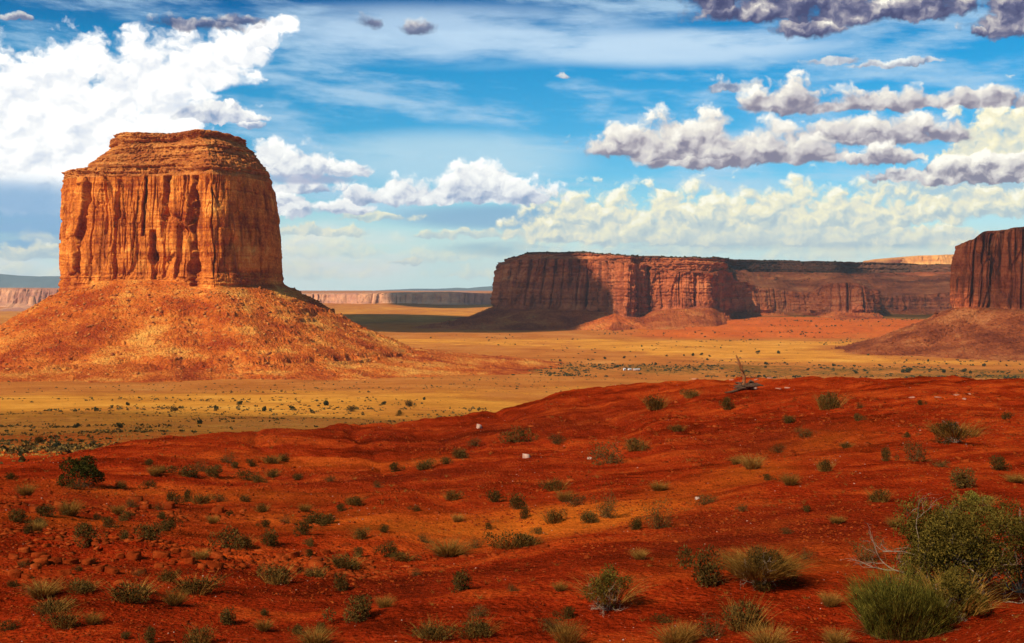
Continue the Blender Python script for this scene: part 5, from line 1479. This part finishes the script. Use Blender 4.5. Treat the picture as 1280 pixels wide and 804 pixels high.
# gravel on the near hill: what nobody would count
def polar_pts(n, r0, r1, rng, a0=-.46, a1=.46, pw=1.0):
    R = r0 * (r1 / r0) ** (rng.random(n) ** pw); th = rng.uniform(a0, a1, n)
    x, y = R * np.sin(th), R * np.cos(th)
    return x, y
x_, y_ = polar_pts(80000, 15, 112, RS)
cl = fbm(x_ / 6, y_ / 6, 0, 4, .6, 501)
kp = RS.random(len(x_)) < np.clip(0.42 + 1.5 * cl, .06, 1); x_, y_ = x_[kp], y_[kp]
sz_ = (0.011 + 0.050 * RS.random(len(x_)) ** 4) * np.clip(np.hypot(x_, y_) / 30, .7, 2.4)
tag(scatter_mesh("gravel", np.stack([x_, y_, ground(x_, y_)], 1), sz_, RS, M_RED), kind="stuff")
x_, y_ = polar_pts(2600, 16, 112, RS)
kp = RS.random(len(x_)) < np.clip(0.3 + 1.6 * fbm(x_ / 5, y_ / 5, 0, 4, .6, 503), .03, 1); x_, y_ = x_[kp], y_[kp]
sz_ = (0.008 + 0.02 * RS.random(len(x_)) ** 3) * np.clip(np.hypot(x_, y_) / 30, .7, 2.2)
tag(scatter_mesh("pale_grit", np.stack([x_, y_, ground(x_, y_)], 1), sz_, RS, M_PALE), kind="stuff")
# rubble bands
x_, y_ = [], []
for cx, cy, rx, ry, n in ((-10, 30, 6.5, 1.6, 1500), (-17, 42.5, 6, 1.4, 800), (-4.8, 29.3, 1.8, .8, 350), (24, 84, 9, 3, 500), (30, 60, 12, 5, 600), (12, 88, 8, 5, 500)):
    x_.append(RS.normal(cx, rx, n)); y_.append(RS.normal(cy, ry, n))
x_, y_ = np.concatenate(x_), np.concatenate(y_); ok = y_ > 12; x_, y_ = x_[ok], y_[ok]
tag(scatter_mesh("rubble", np.stack([x_, y_, ground(x_, y_)], 1), (0.03 + .17 * RS.random(len(x_)) ** 3) * np.clip(y_ / 35, .8, 1.6), RS, M_RED, flat=.45), kind="stuff")

# small dry tufts between the bushes
def tuft_field(name, x, y, h, per, rng, mat, w=.012):
    n = len(x); z = ground(x, y)
    idx = np.repeat(np.arange(n), per); m = len(idx)
    a = rng.uniform(0, 2 * math.pi, m)
    B = np.stack([x[idx], y[idx], z[idx]], 1) + np.stack([np.cos(a), np.sin(a), 0 * a], 1) * (h[idx] * .25 * rng.random(m))[:, None]
    D = unit(np.stack([np.cos(a) * .7, np.sin(a) * .7, np.ones(m)], 1) + rng.normal(0, .25, (m, 3)))
    V, Fq = blades(rng, B, D, h[idx] * rng.uniform(.5, 1.1, m), w * h[idx][:, None] * 4, .3, 2)
    return tag(mesh_from(name, V, Fq, mat, smooth=False), kind="stuff")
x_, y_ = polar_pts(2600, 17, 110, RS)
kp = RS.random(len(x_)) < np.clip(0.15 + 1.5 * fbm(x_ / 9, y_ / 9, 0, 3, .6, 511), .02, 1); x_, y_ = x_[kp], y_[kp]
tuft_field("dry_grass", x_, y_, RS.uniform(.05, .17, len(x_)) * np.clip(y_ / 35, .8, 1.8), 16, RS, M_GOLD)

# brush and grass clumps of the middle ground, thousands of them
def leaf_clumps(name, pts, sizes, rng, mat, variants=10, nl=9):
    base = []
    for _ in range(variants):
        d = unit(rng.normal(0, 1, (nl, 3))); c = d * rng.uniform(.35, .85, (nl, 1)); c[:, 2] = np.abs(c[:, 2]) * .8
        V, Fq = leaves(rng, c, 1.1, .6, d * .6, .55); base.append(V)
    n = len(pts); k = rng.integers(0, variants, n); a = rng.uniform(0, 6.28, n)
    V = np.stack(base)[k]; c, s = np.cos(a)[:, None], np.sin(a)[:, None]
    V = np.stack([V[:, :, 0] * c - V[:, :, 1] * s, V[:, :, 0] * s + V[:, :, 1] * c, V[:, :, 2]], 2) * sizes[:, None, None] + pts[:, None, :]
    Fs = (Fq[None] + (np.arange(n) * nl * 4)[:, None, None]).reshape(-1, 4)
    return mesh_from(name, V.reshape(-1, 3), Fs, mat, smooth=False)

def clumps(name, n, r0, r1, sz, mat, seed, thr=0.0, scale=40.0, a0=-.46, a1=.46, mask=None, pw=1.0, flat=.7):
    rng = np.random.default_rng(seed)
    x, y = polar_pts(n, r0, r1, rng, a0, a1, pw)
    f = fbm(x / scale, y / scale, 0, 5, .65, seed)
    pr = np.clip(.3 + 2.2 * (f - thr), 0.02, 1)
    if mask is not None: pr = pr * mask(x, y)
    kp = rng.random(n) < pr; x, y = x[kp], y[kp]
    s = sz[0] + (sz[1] - sz[0]) * rng.random(len(x)) ** 3
    return tag(leaf_clumps(name, np.stack([x, y, ground(x, y)], 1), s, rng, mat), kind="stuff")
offb = lambda x, y: (np.hypot((x + 436), y - 1555) > 300) * 1.0 * (np.hypot(x - 860, y - 1960) > 300)
M_SCRUB2 = leaf_mat("plain_brush", [(0.2, (0.05, 0.035, 0.010)), (0.8, (0.17, 0.10, 0.03))], scale=.05)
M_STRAW = leaf_mat("plain_straw", [(0.2, (0.26, 0.11, 0.02)), (0.8, (0.46, 0.23, 0.045))], scale=.05)
clumps("brush", 30000, 118, 520, (.16, .75), M_SCRUB2, 601, .02, 30, mask=offb)
clumps("straw_clumps", 30000, 118, 560, (.10, .42), M_STRAW, 602, -.05, 18, mask=offb)
clumps("brush_far", 9000, 480, 1450, (.5, 1.5), M_SCRUB2, 603, .12, 90, mask=offb)
clumps("brush_strip", 5200, 1330, 1640, (.9, 2.8), mat_scrub, 604, .0, 60, -.12, .46, mask=offb)
clumps("brush_plain", 3000, 1640, 2700, (.9, 3.0), mat_scrub, 605, .15, 150, -.10, .46, mask=offb)
clumps("brush_terrace", 1800, 2650, 3400, (1.4, 4.0), mat_scrub, 606, .0, 80, .06, .46)
# shrubs one can pick out on the plain
bp = None
for k, (px, py, w) in enumerate([(877, 444, 4), (866, 445, 5), (887, 446, 3), (855, 445, 3), (948, 441, 4), (973, 442, 5), (958, 456, 5), (957, 460, 4), (780, 448, 4), (756, 449, 4), (1042, 458, 5), (1135, 466, 9), (1128, 466, 6), (1070, 467, 5),
                                 (1180, 466, 6), (1205, 465, 6), (1213, 467, 5), (1100, 458, 4), (1230, 458, 5), (640, 455, 4), (700, 452, 4), (820, 456, 4), (1010, 463, 4), (1160, 452, 4), (120, 514, 7), (160, 507, 6), (300, 506, 7), (330, 514, 8), (365, 512, 7), (408, 507, 9), (70, 560, 9), (25, 570, 8), (150, 535, 7), (250, 530, 8), (95, 535, 8), (270, 512, 7), (390, 516, 6), (480, 506, 6), (530, 500, 5)]):
    h_ = ground_hit(px, py)
    if h_ is None: continue
    if bp is None:
        rng_ = np.random.default_rng(9); p_, d_ = dome_points(rng_, 260, 5)
        bp = o_ = mesh_from("juniper", *leaves(rng_, p_, .16, .3, d_, .6), mat_scrub, smooth=False)
    else: o_ = bp.copy(); col.objects.link(o_)
    s_ = w / F * h_[1] * 1.2
    o_.location = h_; o_.scale = (s_, s_, s_ * 1.2); o_.rotation_euler = (0, 0, k * 1.7)
    tag(o_, "tiny dark scrub bush dotting the plain beyond the red ridge", "bush", "dark bushes dotting the plain")

# ---- homestead on the far side of the ridge
def trailer(px, py, wpx, hpx, wall, label, roof=True, rz=0.0):
    x, y, z = ground_hit(px, py); y = min(y, 1480); x = ray(px, py)[0] * y; z = float(ground(np.array(x), np.array(y)))
    w, h, d = wpx / F * y, hpx / F * y, 3.2
    root = empty("trailer_home", (x, y, z), rz); tag(root, label, "trailer home")
    def box(name, x0, x1, y0, y1, z0, z1, mat, par=None):
        V = np.array([(a, b, c) for c in (z0, z1) for b in (y0, y1) for a in (x0, x1)])
        Fq = np.array([(0, 2, 3, 1), (4, 5, 7, 6), (0, 1, 5, 4), (2, 6, 7, 3), (0, 4, 6, 2), (1, 3, 7, 5)])
        return mesh_from(name, V, Fq, mat, par or root, smooth=False)
    box("body", -w / 2, w / 2, -d / 2, d / 2, .3, h, wall)
    V = np.array([(-w / 2 - .2, -d / 2 - .2, h + .01), (w / 2 + .2, -d / 2 - .2, h + .01), (w / 2 + .2, d / 2 + .2, h + .01), (-w / 2 - .2, d / 2 + .2, h + .01), (-w / 2, 0, h + .7), (w / 2, 0, h + .7)])
    mesh_from("roof", V, np.array([(0, 1, 5, 4), (2, 3, 4, 5), (0, 4, 3, 3), (1, 2, 5, 5)])[:2], M_ROOF, root, smooth=False)
    for s in (-.25, .2): box("window", w * s, w * s + .9, -d / 2 - .03, -d / 2 - .005, h * .45, h * .8, M_DARKW)
    box("door", -.1, .8, -d / 2 - .035, -d / 2 - .006, .3, h * .82, M_DARKW)
def plain(name, c, r=.6):
    m, t, p = new_mat(name, r, .3); p.inputs['Base Color'].default_value = (*c, 1)
    n_ = noise(t, wpos(t), 1.2, 4, .6); cc = mixc(t, n_, tuple(v * .85 for v in c), c); t.links.new(cc.k, p.inputs['Base Color'])
    return m
M_WHITE, M_TAN, M_ROOF, M_DARKW = plain("white_siding", (.8, .78, .74)), plain("tan_siding", (.62, .36, .26)), plain("metal_roof", (.55, .5, .46)), plain("dark_glass", (.04, .04, .05), .2)
trailer(780.5, 463.5, 3.0, 2.6, M_WHITE, "tiny white trailer home among brush, leftmost of three beyond the ridge")
trailer(787, 463, 4.5, 1.8, M_WHITE, "tiny long white trailer home, middle of three beyond the ridge")
trailer(795.5, 463.5, 8.5, 2.0, M_TAN, "tiny long tan-pink building, rightmost of three homes beyond the ridge")
# ------------------------------------------------------------------ the air: one even volume round the whole scene
def haze():
    m = bpy.data.materials.new("haze_air"); m.use_nodes = True
    t = m.node_tree; t.nodes.clear()
    out = t.nodes.new('ShaderNodeOutputMaterial'); v = t.nodes.new('ShaderNodeVolumePrincipled')
    v.inputs['Color'].default_value = (0.74, 0.88, 0.98, 1); v.inputs['Density'].default_value = 1.9e-5
    v.inputs['Anisotropy'].default_value = 0.0
    t.links.new(v.outputs[0], out.inputs['Volume'])
    x0, x1, y0, y1, z0, z1 = -30500, 30500, -30500, 30500, HAZE_BOTTOM, 640.0
    V = np.array([(a, b, c) for c in (z0, z1) for b in (y0, y1) for a in (x0, x1)], float)
    Fq = np.array([(0, 2, 3, 1), (4, 5, 7, 6), (0, 1, 5, 4), (2, 6, 7, 3), (0, 4, 6, 2), (1, 3, 7, 5)])
    o = mesh_from("haze", V, Fq, m, smooth=False)
    tag(o, kind="stuff")
    m.cycles.homogeneous_volume = True
lowest = min(float(np.array([v.co.z for v in ob.data.vertices]).min()) if len(ob.data.vertices) < 3000 else float(np.array([c[2] for c in ob.bound_box]).min())
             for ob in bpy.data.objects if ob.type == 'MESH' and ob.parent is None and not ob.name.startswith("cloud") and ob.location.z == 0)
HAZE_BOTTOM = min(lowest, -112.0) - 1.0
haze()
